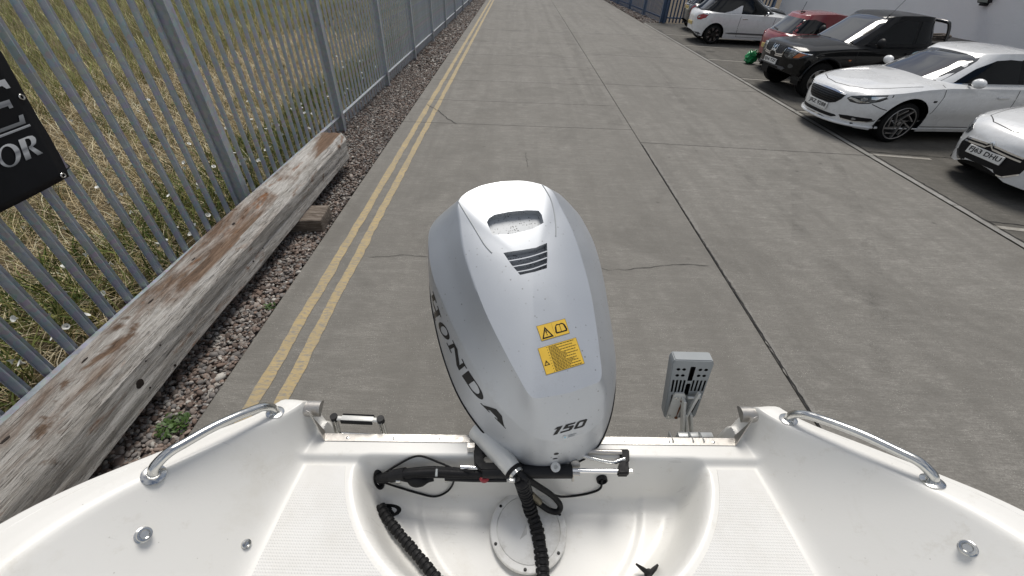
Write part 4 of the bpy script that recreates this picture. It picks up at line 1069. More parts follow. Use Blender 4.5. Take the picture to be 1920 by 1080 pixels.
# ---- steering gear lying in front of the motor
ZR = 1.262
def SP(px, py, z=ZR): return P(px, py, z)
cyl = tube('steering_cylinder', [SP(905, 884), SP(1072, 884)], .0205, 'black_plastic', motor, 20)
tube('piston_rod', [SP(1066, 882), SP(1176, 884)], .0078, 'chrome', cyl, 14)
tube('piston_rod', [SP(864, 876, ZR + .004), SP(912, 878, ZR + .004)], .0075, 'chrome', cyl, 14)
def plate(name, pix, z, th, mat, par, bev=.004):
    pts = [SP(a, b, z) for a, b in pix]; nn = len(pts); d = Vector((0, 0, -th))
    bm_ = bmesh.new(); w = [bm_.verts.new(p_) for p_ in pts]; w2 = [bm_.verts.new(p_ + d) for p_ in pts]
    bm_.faces.new(w); bm_.faces.new(w2[::-1])
    for i in range(nn): bm_.faces.new((w[i], w2[i], w2[(i + 1) % nn], w[(i + 1) % nn]))
    bmesh.ops.recalc_face_normals(bm_, faces=bm_.faces)
    bmesh.ops.bevel(bm_, geom=list(bm_.edges), offset=bev, segments=2, affect='EDGES', clamp_overlap=True)
    return bm_obj(name, bm_, mat, par, smooth=35)
arm_r = plate('steering_arm', [(1161, 841), (1180, 841), (1181, 864), (1177, 868), (1181, 874), (1180, 888), (1159, 888), (1160, 870), (1165, 862)], ZR + .012, .024, 'black_rubber', motor)
tube('nut', [SP(1178, 884), SP(1185, 884)], .0085, 'stainless', arm_r, 6)
arm_l = plate('steering_arm', [(889, 829), (915, 829), (917, 850), (906, 851), (908, 866), (935, 866), (935, 882), (900, 882), (889, 868), (888, 850)], ZR + .022, .024, 'black_rubber', motor)
tube('pivot_nut', [SP(877, 839, ZR + .012), SP(890, 839, ZR + .012)], .016, 'stainless_dull', arm_l, 6)
tube('tie_bar', [SP(1088, 846, ZR + .012), SP(1165, 848, ZR + .012)], .0085, 'stainless_dull', motor, 12)
tube('link_rod', spline([SP(1085, 852, ZR + .01), SP(1120, 862, ZR + .008), SP(1148, 867, ZR + .006), SP(1160, 864, ZR + .006), SP(1172, 860, ZR + .01)], 5), .0062, 'stainless', motor, 10)
lathe('washer', [(.016, -.004), (.016, .004), (.006, .005)], 'stainless_dull', motor, 20, Matrix.Translation(SP(1078, 871, ZR)) @ Matrix.Rotation(R(60), 4, 'X'))
lathe('bush', [(.0145, -.01), (.0145, .012), (.006, .013), (.005, .006)], 'white_metal', motor, 20, Matrix.Translation(SP(1041, 876, ZR + .02)) @ Matrix.Rotation(R(25), 4, 'X'))
for a in (912, 930, 1030, 1048, 1060): tube('hose_union', [SP(a, 887, ZR + .004), SP(a + 13, 887, ZR + .004)], .0125, 'brass_fitting', motor, 6)
tube('bleed_nut', [SP(1062, 888, ZR), SP(1087, 889, ZR)], .006, 'stainless_dull', motor, 8); tube('bleed_screw', [SP(1074, 889, ZR), SP(1074, 902, ZR - .02)], .004, 'stainless_dull', motor, 8)
lathe('filler_cap', [(.016, -.004), (.016, .006), (.012, .010), (.001, .011)], 'red_plastic', motor, 18, Matrix.Translation(SP(908, 895, ZR - .015)))
# ---- stickers and lettering, laid on the cowl
def homog(quad):                    # unit square -> pixel quad (tl, tr, br, bl), x right, y up
    A = []; b = []
    for (x, y), (u, v) in zip([(0, 1), (1, 1), (1, 0), (0, 0)], quad):
        A += [[x, y, 1, 0, 0, 0, -u * x, -u * y], [0, 0, 0, x, y, 1, -v * x, -v * y]]; b += [u, v]
    h = np.linalg.solve(np.array(A, float), np.array(b, float))
    return lambda x, y: ((h[0] * x + h[1] * y + h[2]) / (h[6] * x + h[7] * y + 1), (h[3] * x + h[4] * y + h[5]) / (h[6] * x + h[7] * y + 1))
def decal(name, V2, F2, H, mat, off, par=cowl):
    def cast(x, y):
        a, b = H(x, y); return EYE, Vector(ray(a, b))
    return drape(name, V2, F2, cast, cbv, off, mat, par, local=False, skirt=0)
def grid(nx, ny, x0=0., x1=1., y0=0., y1=1.):
    V2 = [(x0 + (x1 - x0) * i / nx, y0 + (y1 - y0) * j / ny) for i in range(nx + 1) for j in range(ny + 1)]
    F2 = [(i * (ny + 1) + j, (i + 1) * (ny + 1) + j, (i + 1) * (ny + 1) + j + 1, i * (ny + 1) + j + 1) for i in range(nx) for j in range(ny)]
    return V2, F2
def bars(rects):
    V2 = []; F2 = []
    for x0, x1, y0, y1 in rects:
        v, f = grid(4, 1, x0, x1, y0, y1); b = len(V2); V2 += v; F2 += [tuple(k + b for k in q) for q in f]
    return V2, F2
def tri_sign(cx, cy, w, h, t):      # warning triangle outline + exclamation mark
    o = [(cx - w / 2, cy - h / 2), (cx + w / 2, cy - h / 2), (cx, cy + h / 2)]; c = (cx, cy - h / 6); i = [(c[0] + (x - c[0]) * t, c[1] + (y - c[1]) * t) for x, y in o]
    V2 = o + i; F2 = [(0, 1, 4, 3), (1, 2, 5, 4), (2, 0, 3, 5)]; b = len(V2)
    V2 += [(cx - w * .035, cy - h * .10), (cx + w * .035, cy - h * .10), (cx + w * .055, cy + h * .17), (cx - w * .055, cy + h * .17)]; F2.append((b, b + 1, b + 2, b + 3)); b += 4
    V2 += [(cx + w * .05 * math.cos(k * 1.047), cy - h * .22 + h * .05 * math.sin(k * 1.047)) for k in range(6)]; F2.append(tuple(range(b, b + 6)))
    return V2, F2
Q1 = [(1005.5, 611.5), (1059.5, 597), (1068.5, 624.5), (1015.5, 640)]; H1 = homog(Q1)
s1 = decal('warning_sticker', *grid(6, 4), H1, 'decal_frame', .0010); decal('sticker_face', *grid(6, 4, .015, .985, .03, .97), H1, 'decal_yellow', .0014, s1)
decal('warning_symbol', *tri_sign(.245, .47, .40, .74, .66), H1, 'decal_black', .0019, s1)
bk = [[(.56, .30), (.60, .72), (.66, .80), (.74, .76), (.74, .70), (.67, .73), (.625, .68), (.59, .30)], [(.74, .76), (.82, .80), (.90, .72), (.94, .30), (.91, .30), (.865, .68), (.81, .73), (.74, .70)], [(.56, .30), (.56, .20), (.94, .20), (.94, .30), (.75, .27)], [(.735, .27), (.75, .27), (.75, .72), (.735, .72)], [(.535, .32), (.56, .20), (.575, .20), (.59, .66), (.575, .66)], [(.965, .32), (.94, .20), (.925, .20), (.91, .66), (.925, .66)]]
V2 = []; F2 = []
for pl_ in bk: b = len(V2); V2 += pl_; F2.append(tuple(range(b, b + len(pl_))))
decal('manual_symbol', V2, F2, H1, 'decal_black', .0019, s1); decal('divider', *bars([(.490, .496, .03, .97)]), H1, 'decal_frame', .0019, s1)
Q2 = [(1008, 653.5), (1080, 632.5), (1096.5, 681.5), (1024, 703.5)]; H2 = homog(Q2)
s2 = decal('instruction_sticker', *grid(6, 6), H2, 'decal_frame', .0010); decal('sticker_face', *grid(6, 6, .012, .988, .015, .985), H2, 'decal_yellow', .0014, s2)
decal('warning_symbol', *tri_sign(.105, .42, .15, .19, .62), H2, 'decal_black', .0019, s2)
rr_ = random.Random(5); rc = []
for k in range(19):
    y = .955 - k * .0495; full_ = (k % 2 == 0); x1 = rr_.uniform(.86, .95) if full_ else rr_.uniform(.42, .80); x = .26
    while x < x1:
        w = rr_.uniform(.025, .075); rc.append((x, min(x + w, x1), y - .021, y)); x += w + .010
    if full_: rc.append((.215, .235, y - .02, y))
decal('small_print', *bars(rc), H2, 'decal_black', .0019, s2)
# model number on the front
def num150():
    sh = .42; sh = .0
    one = [[(.0, .70), (.13, 1), (.30, 1), (.20, .0), (.06, .0), (.13, .70)]]
    S = lambda pts: [(x, y) for x, y in pts]
    P1 = [(.00, .76), (.07, 1.0), (.245, 1.0), (.175, .0), (.045, .0), (.10, .76)]
    P5 = [[(.335, 1.0), (.64, 1.0), (.625, .80), (.44, .80), (.43, .64), (.60, .64), (.635, .55), (.615, .10), (.56, .0), (.255, .0), (.27, .20), (.50, .20), (.515, .44), (.30, .44)]]
    return P1, P5[0]
P1, P5 = num150(); Q3 = [(1038, 803), (1102, 785), (1099, 799), (1036.5, 816.5)]; H3 = homog(Q3)
lean = lambda pts: [(x * .97 + .075 * (y - .5), y) for x, y in pts]
for pts in (P1, P5):
    v, f, _ = fill_poly(lean(pts), .12); decal('model_number', v, f, H3, 'decal_black', .0012)
O_ = lean([(.72, 0), (.95, 0), (1.0, .12), (1.0, .90), (.95, 1), (.76, 1), (.70, .88), (.675, .12)]); I_ = lean([(.775, .22), (.895, .22), (.91, .28), (.905, .72), (.89, .78), (.80, .78), (.785, .72), (.77, .28)])
decal('model_number', O_ + I_, [(k, (k + 1) % 8, 8 + (k + 1) % 8, 8 + k) for k in range(8)], H3, 'decal_black', .0012)
Q4 = [(1053, 818), (1082, 810), (1081, 817), (1056, 825)]; H4 = homog(Q4)
decal('dealer_sticker', [(.16 + .13 * math.cos(k * .524), .5 + .48 * math.sin(k * .524)) for k in range(12)], [tuple(range(12))], H4, 'plate_white', .0012)
decal('dealer_sticker', [(.16 + .08 * math.cos(k * .524), .5 + .26 * math.sin(k * .524)) for k in range(12)], [tuple(range(12))], H4, 'decal_blue', .0016)
decal('dealer_sticker', *bars([(.36, .98, .55, .80), (.36, .86, .22, .38)]), H4, 'decal_grey', .0012)
for q in [(1043, 851, 5, 2.2), (1041, 860, 5, 1.2)]:
    V2 = [(q[0] + q[2] * math.cos(k * .524) , q[1] + q[3] * math.sin(k * .524) - .16 * q[2] * math.cos(k * .524)) for k in range(12)]
    decal('drain_slot', V2[::-1], [tuple(range(12))], lambda x, y: (x, y), 'decal_black', .0010)
# maker's name along the left flank: slab-serif capitals laid in the plane of the flank
def slab_letters():
    Lr = {}
    Lr['H'] = [[(0, 0), (.44, 0), (.44, .10), (.32, .10), (.32, .44), (.68, .44), (.68, .10), (.56, .10), (.56, 0), (1, 0), (1, .10), (.90, .10), (.90, .90), (1, .90), (1, 1), (.56, 1), (.56, .90), (.68, .90), (.68, .56), (.32, .56), (.32, .90), (.44, .90), (.44, 1), (0, 1), (0, .90), (.10, .90), (.10, .10), (0, .10)]]
    Lr['N'] = [[(0, 0), (.34, 0), (.34, .10), (.22, .10), (.22, .72), (.72, 0), (.90, 0), (.90, .90), (1, .90), (1, 1), (.66, 1), (.66, .90), (.78, .90), (.78, .34), (.32, 1), (0, 1), (0, .90), (.10, .90), (.10, .10), (0, .10)]]
    Lr['A'] = [[(0, 0), (.36, 0), (.36, .10), (.26, .10), (.31, .26), (.60, .26), (.66, .10), (.56, .10), (.56, 0), (1, 0), (1, .10), (.93, .10), (.62, 1), (.36, 1), (.09, .10), (0, .10)]]
    return Lr
SLB = slab_letters()
HQ = [(806, 535), (961, 808), (945, 818), (800, 590)]         # tl, tr, br, bl of the word on the flank
def Hname(x, y):
    # upper and lower guide curves of the word, read off along the flank
    xs = [0, .2, .40, .595, .79, 1.0]
    up = [(812, 546), (829, 600), (849, 638), (876, 692), (913, 747), (957, 799)]
    lo = [(801, 556), (818, 607), (837, 643), (864, 702), (898, 754), (948, 804)]
    ux = np.interp(x, xs, [q[0] for q in up]); uy = np.interp(x, xs, [q[1] for q in up]); lx = np.interp(x, xs, [q[0] for q in lo]); ly = np.interp(x, xs, [q[1] for q in lo])
    return lx + (ux - lx) * y, ly + (uy - ly) * y
def put_letter(polys, x0, w, holes=None):
    V2 = []; F2 = []
    for pl_ in polys:
        v, f, _ = fill_poly([(a, b) for a, b in pl_], .14); b = len(V2); V2 += [(x0 + a * w, q) for a, q in v]; F2 += [tuple(k + b for k in q) for q in f]
    decal('name_letter', V2, F2, Hname, 'decal_black', .0012)
put_letter(SLB['H'], .0, .18)
def oval(x0, w, t, flat=False):
    m = 26; o = []; i = []
    for k in range(m):
        a = 2 * math.pi * k / m; c, s = math.cos(a), math.sin(a)
        if flat and c < 0: o.append((x0 + w * .10, .5 + .5 * max(-1, min(1, s * 1.3)))); i.append((x0 + w * .36, .5 + .38 * max(-1, min(1, s * 1.3))))
        else: o.append((x0 + w * (.5 + .5 * c), .5 + .5 * s)); i.append((x0 + w * (.5 + (.5 - t) * c), .5 + .40 * s))
    decal('name_letter', o + i, [(k, (k + 1) % m, m + (k + 1) % m, m + k) for k in range(m)], Hname, 'decal_black', .0012)
oval(.205, .175, .24); put_letter(SLB['N'], .40, .19); oval(.605, .18, .22, True); put_letter(SLB['A'], .80, .20)
put_letter([[(0, 0), (.16, 0), (.16, 1), (0, 1)]], .605, .18)

# ---- hoses and cables in the well
def onw(px, py, lift): 
    p_ = on_deck(px, py); r = Vector(ray(px, py)); return p_ - r * (lift / abs(r.z))
def wrapped(name, pts, r, label, cat='hose', pitch=.017):
    q = spline(pts, 14); L_ = sum((a - b).length for a, b in zip(q[:-1], q[1:])); N_ = int(L_ / .0028)
    d = [0]
    for a, b in zip(q[:-1], q[1:]): d.append(d[-1] + (b - a).length)
    Q = []; Rr = []
    for i in range(N_ + 1):
        s = L_ * i / N_; Q.append(Vector([float(np.interp(s, d, [v[k] for v in q])) for k in range(3)]))
        ph = (s / pitch) % 1.0; Rr.append(r * (1.0 if ph < .68 else .80) * (1 + .05 * math.sin(s * 90) + .03 * math.sin(s * 230 + 1)))
    th = thing(name, label, cat, Q[len(Q) // 2]); tube('spiral_wrap', Q, Rr, 'black_rubber', th, 14, smooth=30)
    for a in (.3, 2.4, 4.4):          # cables showing between the turns
        tube('cable', [v + Vector((math.cos(a) * r * .62, 0, math.sin(a) * r * .62)) for v in Q[::4]], r * .30, 'black_plastic', th, 7)
    return th
dirn = (A1 - A0).normalized()
C0 = A1 + dirn * .004
hose = wrapped('rigging_hose', [C0 + dirn * .03, onw(985, 925, .10), onw(994, 955, .07), onw(1006, 990, .045), onw(1013, 1030, .032), onw(1017, 1065, .03), onw(1018, 1110, .03), onw(1010, 1160, .03)], .0215, 'black spiral-wrapped rigging hose running from the motor across the round hatch')
for k, (du, rr2) in enumerate(((-.012, .008), (.010, .009), (.0, .0075), (-.004, .007))):
    tube('cable', spline([C0 - dirn * .01 + Vector((du * .6, 0, k * .004)), C0 + dirn * .03 + Vector((du * 1.3, .004 * k, 0)), onw(985 + du * 900, 922, .10)], 6), rr2, 'black_plastic', hose, 9)
clampm = Matrix.Translation(C0) @ dirn.to_track_quat('Z', 'Y').to_matrix().to_4x4()
lathe('hose_clamp', [(.0225, -.004), (.0245, -.004), (.0245, .011), (.0225, .011)], 'stainless', hose, 30, clampm)
box('clamp_screw', C0 + dirn * .004 + Vector((-.012, -.024, .006)), (.020, .012, .012), 'stainless', hose, .002)
tube('fuel_line', spline([C0 + dirn * .012 + Vector((.012, 0, 0)), onw(1010, 912, .09), onw(1036, 930, .075), onw(1050, 947, .055), onw(1046, 959, .045), onw(1030, 957, .045), onw(1012, 945, .06), onw(1000, 938, .07)], 8), .0095, 'black_rubber', hose, 12)
tube('line_connector', [onw(995, 926, .09), onw(1012, 942, .07)], .0105, 'brass_fitting', hose, 10)
grommet(711, 898, .017, .042, R(0)); grommet(724, 958, .020, .052, R(8))
ctl = wrapped('control_hose', [onw(713, 950, .012), onw(722, 965, .022), onw(740, 990, .028), onw(765, 1020, .028), onw(790, 1050, .028), onw(815, 1080, .028), onw(850, 1120, .028), onw(885, 1160, .028)], .0165, 'black spiral-wrapped control hose leaving the lower hole in the well side')
st = thing('steering_hoses', 'bundle of black steering hoses running across the back of the well', 'hose', onw(800, 890, .03))
for k, (dy, r_, zz) in enumerate(((-6, .010, .012), (0, .011, .016), (6, .010, .006))):
    pts = [onw(708, 896 + dy * .6, .0)]
    pts = [P(709, 897 + dy * .5, 1.185), P(730, 894 + dy * .6, 1.20 + zz), P(765, 888 + dy * .7, 1.225 + zz), P(810, 885 + dy * .8, 1.235 + zz), P(860, 887 + dy * .7, 1.24 + zz), P(915, 888 + dy * .6, 1.25 + zz * .5)]
    tube('hose', spline(pts, 8), r_, 'black_rubber', st, 12)
tube('sleeve', [P(733, 893, 1.212), P(760, 888, 1.232)], .019, 'black_plastic', st, 14)
tube('primer_bulb', spline([P(755, 896, 1.215), P(770, 899, 1.215), P(785, 901, 1.215), P(800, 899, 1.215), P(813, 896, 1.215)], 4), [.010] * 4 + [.016, .019, .020, .0205, .020, .019, .018, .015, .012, .010, .010, .010, .010], 'black_rubber', st, 14)
for a, b in ((748, 899), (838, 896)): tube('hose_clip', [P(a - 4, b, 1.215), P(a + 4, b, 1.215)], .0125, 'stainless', st, 12)
tube('cable_tie', [P(819, 880, 1.262), P(818, 893, 1.262)], .004, 'grey_plastic', st, 6)
tube('hose', [P(835, 897, 1.222), P(890, 899, 1.235), P(950, 899, 1.24)], .008, 'black_plastic', st, 10)
def wire(pix, lift, r=.0035, label='', clipm=None):
    th = thing('cable', label, 'cable', onw(*pix[len(pix) // 2], .0)); tube('wire', spline([onw(a, b, l) for (a, b), l in zip(pix, lift)], 8), r, 'black_rubber', th, 8)
    return th
wire([(714, 892), (745, 872), (784, 855), (825, 868), (855, 880), (890, 884)], [.02, .012, .008, .02, .05, .09], .0034, 'thin black cable arching up the back wall of the well')
wire([(716, 903), (745, 913), (785, 925), (815, 931), (838, 922), (850, 905), (848, 893)], [.02, .01, .006, .006, .008, .03, .06], .0034, 'thin black cable drooping in a loop below the steering hoses')
wire([(1128, 899), (1126, 915), (1108, 924), (1075, 930), (1045, 930), (1015, 915)], [.012, .012, .006, .006, .03, .08], .0036, 'thin black cable running from the small round plug to the hoses')

# ---- boarding ladder, folded outside the transom (left) and the auxiliary motor bracket (right)
lad = thing('boarding_ladder', 'folded stainless boarding ladder with a black-edged step behind the transom', 'ladder', B(-.52, .06, 1.1))
lx0, lx1 = -.640, -.455; 
LZ = 1.30
La = P(627, 784, LZ); Lb = P(714, 788, LZ); ld = (Lb - La).normalized(); lo_ = Vector((-ld.y, ld.x, 0))
for k, e in enumerate((La, Lb)):
    foot = B(-.60 if k == 0 else -.46, .05, 1.20); 
    foot = P(640 if k == 0 else 728, 838, 1.13)
    for off in (-.008, .008):
        s_ = tube('side_rail', [e + lo_ * off, foot + lo_ * off * 1.0 + Vector((.0, 0, 0)), foot + lo_ * off + Vector((0, .0, -.35))], .0065, 'stainless', lad, 12)
    tube('end_cap', [e + Vector((0, 0, -.008)), e + Vector((0, 0, .012))], .012, 'black_plastic', lad, 16)
    hb = B(-.60 if k == 0 else -.445, .052, ZT - .005); lathe('hinge_plate', [(.022, -.008), (.022, .008), (.018, .010)], 'stainless', lad, 20, Matrix.Translation(P(625 + k * 92, 824, 1.24)) @ Matrix.Rotation(R(90), 4, 'X'))
sm_ = frame((La + Lb) / 2, ld, lo_, (0, 0, 1))
stp = bm_obj('step', box_bm(((Lb - La).length * .70, .020, .014), .004, 2, None, sm_), 'white_metal', lad, smooth=35)
for s in (-1, 1):
    bm_obj('tread_edge', box_bm(((Lb - La).length * .68, .005, .017), .002, 1, None, sm_ @ Matrix.Translation((0, s * .0125, 0))), 'black_rubber', stp)
    bm_obj('step_end', box_bm((.03, .014, .012), .003, 1, None, sm_ @ Matrix.Translation((s * (Lb - La).length * .41, 0, 0))), 'white_metal', stp)
tube('rung', [La + Vector((0, .0, -.10)), Lb + Vector((0, 0, -.10))], .009, 'stainless', lad, 10)
tube('mount', [P(640, 838, 1.13), B(-.58, .03, 1.13)], .008, 'stainless', lad, 8); tube('mount', [P(728, 838, 1.13), B(-.45, .03, 1.13)], .008, 'stainless', lad, 8)

bk = thing('outboard_bracket', 'grey slotted auxiliary motor bracket on alloy arms behind the transom', 'motor bracket', B(.56, .1, 1.0))
# pad: an upright slotted block behind the transom, narrower at the foot
YP = .885; QP = [PY(1262, 675, YP), PY(1341.5, 677, YP), PY(1303, 784, YP), PY(1244, 784, YP)]      # tl, tr, br, bl
ux = (QP[1] - QP[0]).normalized(); uz = Vector((0, 0, 1)); uy = Vector((0, -1, 0))
PM = frame(QP[3], (1, 0, 0), (0, 0, 1), (0, -1, 0))            # face frame: x across, y up, z towards the boat
def q2(x, y):                        # unit pad coordinates -> face frame metres
    p = (QP[3].lerp(QP[2], x)).lerp(QP[0].lerp(QP[1], x), y) - QP[3]; return (p.x, p.z)
Wd = (QP[1] - QP[0]).length; Hd = QP[0].z - QP[3].z; TH = .040
outl = [q2(*a) for a in ((.05, 0), (.94, 0), (1.0, .04), (1.0, .95), (.95, 1), (.05, 1), (0, .95), (0, .04))]
v, f = prism_vf(outl, -TH, 0, PM); bmp = bmesh.new(); w = [bmp.verts.new(q) for q in v]
for q in f: bmp.faces.new([w[k] for k in q])
bmesh.ops.recalc_face_normals(bmp, faces=bmp.faces)
bmesh.ops.bevel(bmp, geom=[e for e in bmp.edges], offset=.003, segments=2, affect='EDGES')
pad = bm_obj('pad', bmp, 'grey_plastic', bk)
cts = []
def cutter(poly, d=.022):
    v, f = prism_vf([q2(x, y) for x, y in poly], -d, .01, PM); b = bmesh.new(); w = [b.verts.new(q) for q in v]
    for q in f: b.faces.new([w[k] for k in q])
    cts.append(bm_obj('cutter', b, 'black_plastic'))  # black walls paint in the shade inside the grey pad's holes and slots
def circ(cx, cy, r): return [(cx + r / Wd * math.cos(k * .628), cy + r / Hd * math.sin(k * .628)) for k in range(10)]
for cx_ in (.17, .31, .71, .85):
    for cy_ in (.86, .765): cutter(circ(cx_, cy_, .0068))
for k in range(4): cutter([(.075 + k * .095, .49), (.128 + k * .095, .49), (.128 + k * .095, .69), (.075 + k * .095, .69)]); cutter([(.60 + k * .10, .51), (.65 + k * .10, .51), (.65 + k * .10, .69), (.60 + k * .10, .69)])
cutter([(.455, .68), (.575, .68), (.585, .90), (.57, .905), (.47, .905), (.455, .89)]); cutter([(.45, .44), (.57, .44), (.57, .62), (.55, .635), (.47, .635), (.45, .61)])
cutter([(.10, .06), (.15, .06), (.20, .42), (.12, .44)]); cutter([(.80, .08), (.84, .06), (.94, .40), (.90, .44)])
cut(pad, cts)
# alloy mounting plate and arms
def PL(x, y, z=0): return PM @ Vector((*q2(x, y), z))
v, f = prism_vf([q2(*a) for a in ((.06, .01), (.36, .01), (.44, .05), (.50, .44), (.44, .49), (.20, .49), (.16, .46))], .001, .007, PM); mp_ = me_obj('mounting_plate', v, f, 'white_metal', bk)
for q in ((.24, .42), (.14, .08), (.42, .36), (.36, .05)): lathe('bolt', [(.006, 0), (.006, .004), (.003, .006)], 'rust' if q[0] > .3 else 'stainless', mp_, 8, PM @ Matrix.Translation((*q2(*q), .007)))
tube('rust_streak', [PL(.43, .34, .0075), PL(.40, .22, .0075), PL(.37, .08, .0075)], [.0015, .003, .0015], 'rust', mp_, 6)
footA = P(1278, 838, 1.12); footB = P(1298, 838, 1.12)
def arm(a, b, w, th, mat='alloy_bracket', name='arm'):
    d = (b - a); l = d.length; d.normalize(); sx = Vector((1, .02, 0)); sx = (sx - d * sx.dot(d)).normalized(); nn = d.cross(sx)
    return bm_obj(name, box_bm((th, l, w), .002, 1, None, frame((a + b) / 2, sx, d, nn)), mat, bk)
for xa, fx in ((.42, 1277), (.55, 1287), (.70, 1298)):
    fp = PY(fx, 840, YP - .045); arm(PL(xa, .44 if xa < .5 else .20, .018), fp, .030, .009, 'white_metal')
    arm(fp, fp + Vector((0, .0, -.20)), .030, .009)
arm(PL(.78, .56, .020), PL(.52, .05, .028), .014, .010, 'white_metal', 'lever')
tube('cross_pin', [PL(.52, .455, .014), PL(.86, .455, .014)], .0065, 'alloy_bracket', bk, 12)
tube('spring', [PL(.52, .36, .01), PL(.56, .10, .01)], .007, 'stainless_dull', bk, 10)
for fx in (1262, 1300, 1320):
    p_ = P(fx, 834, 1.262); arm(p_, p_ + Vector((.004, .05, -.02)), .03, .004, 'alloy_bracket', 'cheek_plate')
bp = B(.56, .05, 1.12); box('base_plate', bp, (.12, .02, .26), 'alloy_bracket', bk, .003, BYAW)
# ------------------------------------------------------------------ parked cars
def itp(pts):
    xs = [p[0] for p in pts]; ys = [p[1] for p in pts]; return lambda d: float(np.interp(d, xs, ys))
class Car:
    """local axes: x forward with the nose at x = 0 (d = -x runs to the tail), y left, z up"""
    def __init__(c, name, label, loc, head, L, hw, zt, zb, axles, rt, arch, paint, gh, rn=.75, rt_=.6, pn=2.6, pt=3.0, group='parked cars', shoulder=.05, roofpaint=None, crown=.05, tuck=.90):
        c.root = thing(name, label, 'car', loc, head, group); c.L, c.hw = L, hw; c.zt, c.zb = itp(zt), itp(zb); c.axles = axles; c.arch = arch; c.rt = rt; c.paint = paint
        c.pw = lambda d: hw * min((1 - (1 - min(1, d / rn)) ** pn) ** (1 / pn) if d < rn else 1, (1 - (1 - min(1, (L - d) / rt_)) ** pt) ** (1 / pt) if L - d < rt_ else 1)
        ds = list(np.concatenate([[0, .004, .012, .025, .045, .07, .10, .14, .18, .23, .29, .36], np.arange(.42, L - .40, .055), L - np.array([.36, .29, .22, .16, .11, .075, .045, .025, .012, .004, 0])]))
        for a in axles: ds += [a - arch - .001, a - arch + .004, a - arch + .015, a + arch - .015, a + arch - .004, a + arch + .001]
        ds = sorted(set(round(float(x), 4) for x in ds if 0 <= x <= L)); NR, ND = 13, 8; V = []; F = []
        for d in ds:
            w = c.pw(d); z0 = c.zb(d); z1 = c.zt(d) - shoulder; lowz = z0
            for a in axles:
                if abs(d - a) < arch: lowz = max(lowz, rt + math.sqrt(arch ** 2 - (d - a) ** 2))
            lowz = min(lowz, z1 - .05)
            row = []
            for k in range(NR):
                z = lowz + (z1 - lowz) * k / (NR - 1); t = (z - z0) / (z1 - z0)
                y = w * (tuck + (1 - tuck) * math.sin(min(1, t / .55) * math.pi / 2) - .035 * max(0, (t - .6) / .4) ** 2 - .020 * math.exp(-((t - .30) / .10) ** 2))
                row.append((y, z))
            ysh = row[-1][0]
            for k in range(1, ND + 1):
                a = k / ND; y = ysh * (1 - a); q = y / max(1e-6, ysh)
                row.append((y, z1 + shoulder * (1 - q ** 6) ** .8 + crown * (1 - q * q) * min(1, w / hw)))
            V += [(-d, y, z) for y, z in row] + [(-d, -y, z) for y, z in row[:-1][::-1]]
        m = 2 * (NR + ND) - 1
        for i in range(len(ds) - 1):
            for k in range(m - 1): F.append((i * m + k, i * m + k + 1, (i + 1) * m + k + 1, (i + 1) * m + k))
        c.body = me_obj('body', V, F, paint, c.root, True, 32)
        # underside and wheel arch linings
        c.floor = box('underbody', (-L / 2, 0, c.zb(L / 2) + .05), (L - .5, hw * 1.5, .08), 'trim_black', c.root, 0, None, True)
        for a in axles:
            for s in (-1, 1):
                n = 16; v = []; y1 = s * (hw * .93); y0 = s * (hw * .93 - .30)
                for k in range(n + 1):
                    an = math.pi * (k / n * 1.16 - .08); X = -a + (arch - .006) * math.cos(an); Z = rt + (arch - .006) * math.sin(an)
                    v += [(X, y1, Z), (X, y0, Z)]
                f = [(2 * k, 2 * k + 1, 2 * k + 3, 2 * k + 2) for k in range(n)] + [tuple(2 * k + 1 for k in range(n + 1))]
                me_obj('wheel_arch', v, f, 'trim_black', c.root, True)
        c.gh = None
        if gh:
            g = gh; N = 128; loops = []; gp = roofpaint or paint
            def ring(t):
                f0 = g['f0'] + (g['f1'] - g['f0']) * t; r0 = g['r0'] + (g['r1'] - g['r0']) * t; w = g['w0'] + (g['w1'] - g['w0']) * (t ** 1.15)
                cx = (f0 + r0) / 2; a = (r0 - f0) / 2; e = g.get('e0', 5.0) + (g.get('e1', 4.5) - g.get('e0', 5.0)) * t; out = []
                for k in range(N):
                    th = 2 * math.pi * k / N; co, si = math.cos(th), math.sin(th)
                    rr = (abs(co) ** e + abs(si) ** e) ** (-1 / e); d = cx + a * rr * co; y = w * rr * si
                    zb_ = g['zb'](d); zr = g['zr'](d); out.append((d, y, zb_ + (zr - zb_) * t))
                return out
            for t in (0, .06, .12, .2, .28, .36, .44, .52, .6, .68, .76, .84, .90, .95, .98, 1.0): loops.append(ring(t))
            top = loops[-1]; cx = (g['f1'] + g['r1']) / 2
            for s in (.96, .88, .74, .55, .35, .15):
                loops.append([(cx + (d - cx) * s, y * s, g['zr'](cx + (d - cx) * s) + g.get('crown', .035) * (1 - s ** 3)) for d, y, z in top])
            V = [(-d, y, z) for l in loops for d, y, z in l]; F = []
            for i in range(len(loops) - 1):
                for k in range(N): F.append((i * N + k, i * N + (k + 1) % N, (i + 1) * N + (k + 1) % N, (i + 1) * N + k))
            F.append(tuple((len(loops) - 1) * N + k for k in range(N)))
            c.gh = me_obj('cabin', V, F, gp, c.root, True, 42)
        c.bv = bvh_of([c.body]); c.gv = bvh_of([c.gh]) if c.gh else None
    def front(c, name, poly, mat, off=.006, par=None, step=.03, bv=None, skirt=.03, rear=False):
        v, f, _ = fill_poly(poly, min(step, .035) if bv is None else step); bv = bv or c.bv; X = 2.0 if not rear else -c.L - 2.0; D = Vector((-1, 0, 0)) if not rear else Vector((1, 0, 0))
        return drape(name, v, f, lambda y, z: (Vector((X, y, z)), D), bv, off, mat, par or c.root, True, skirt)
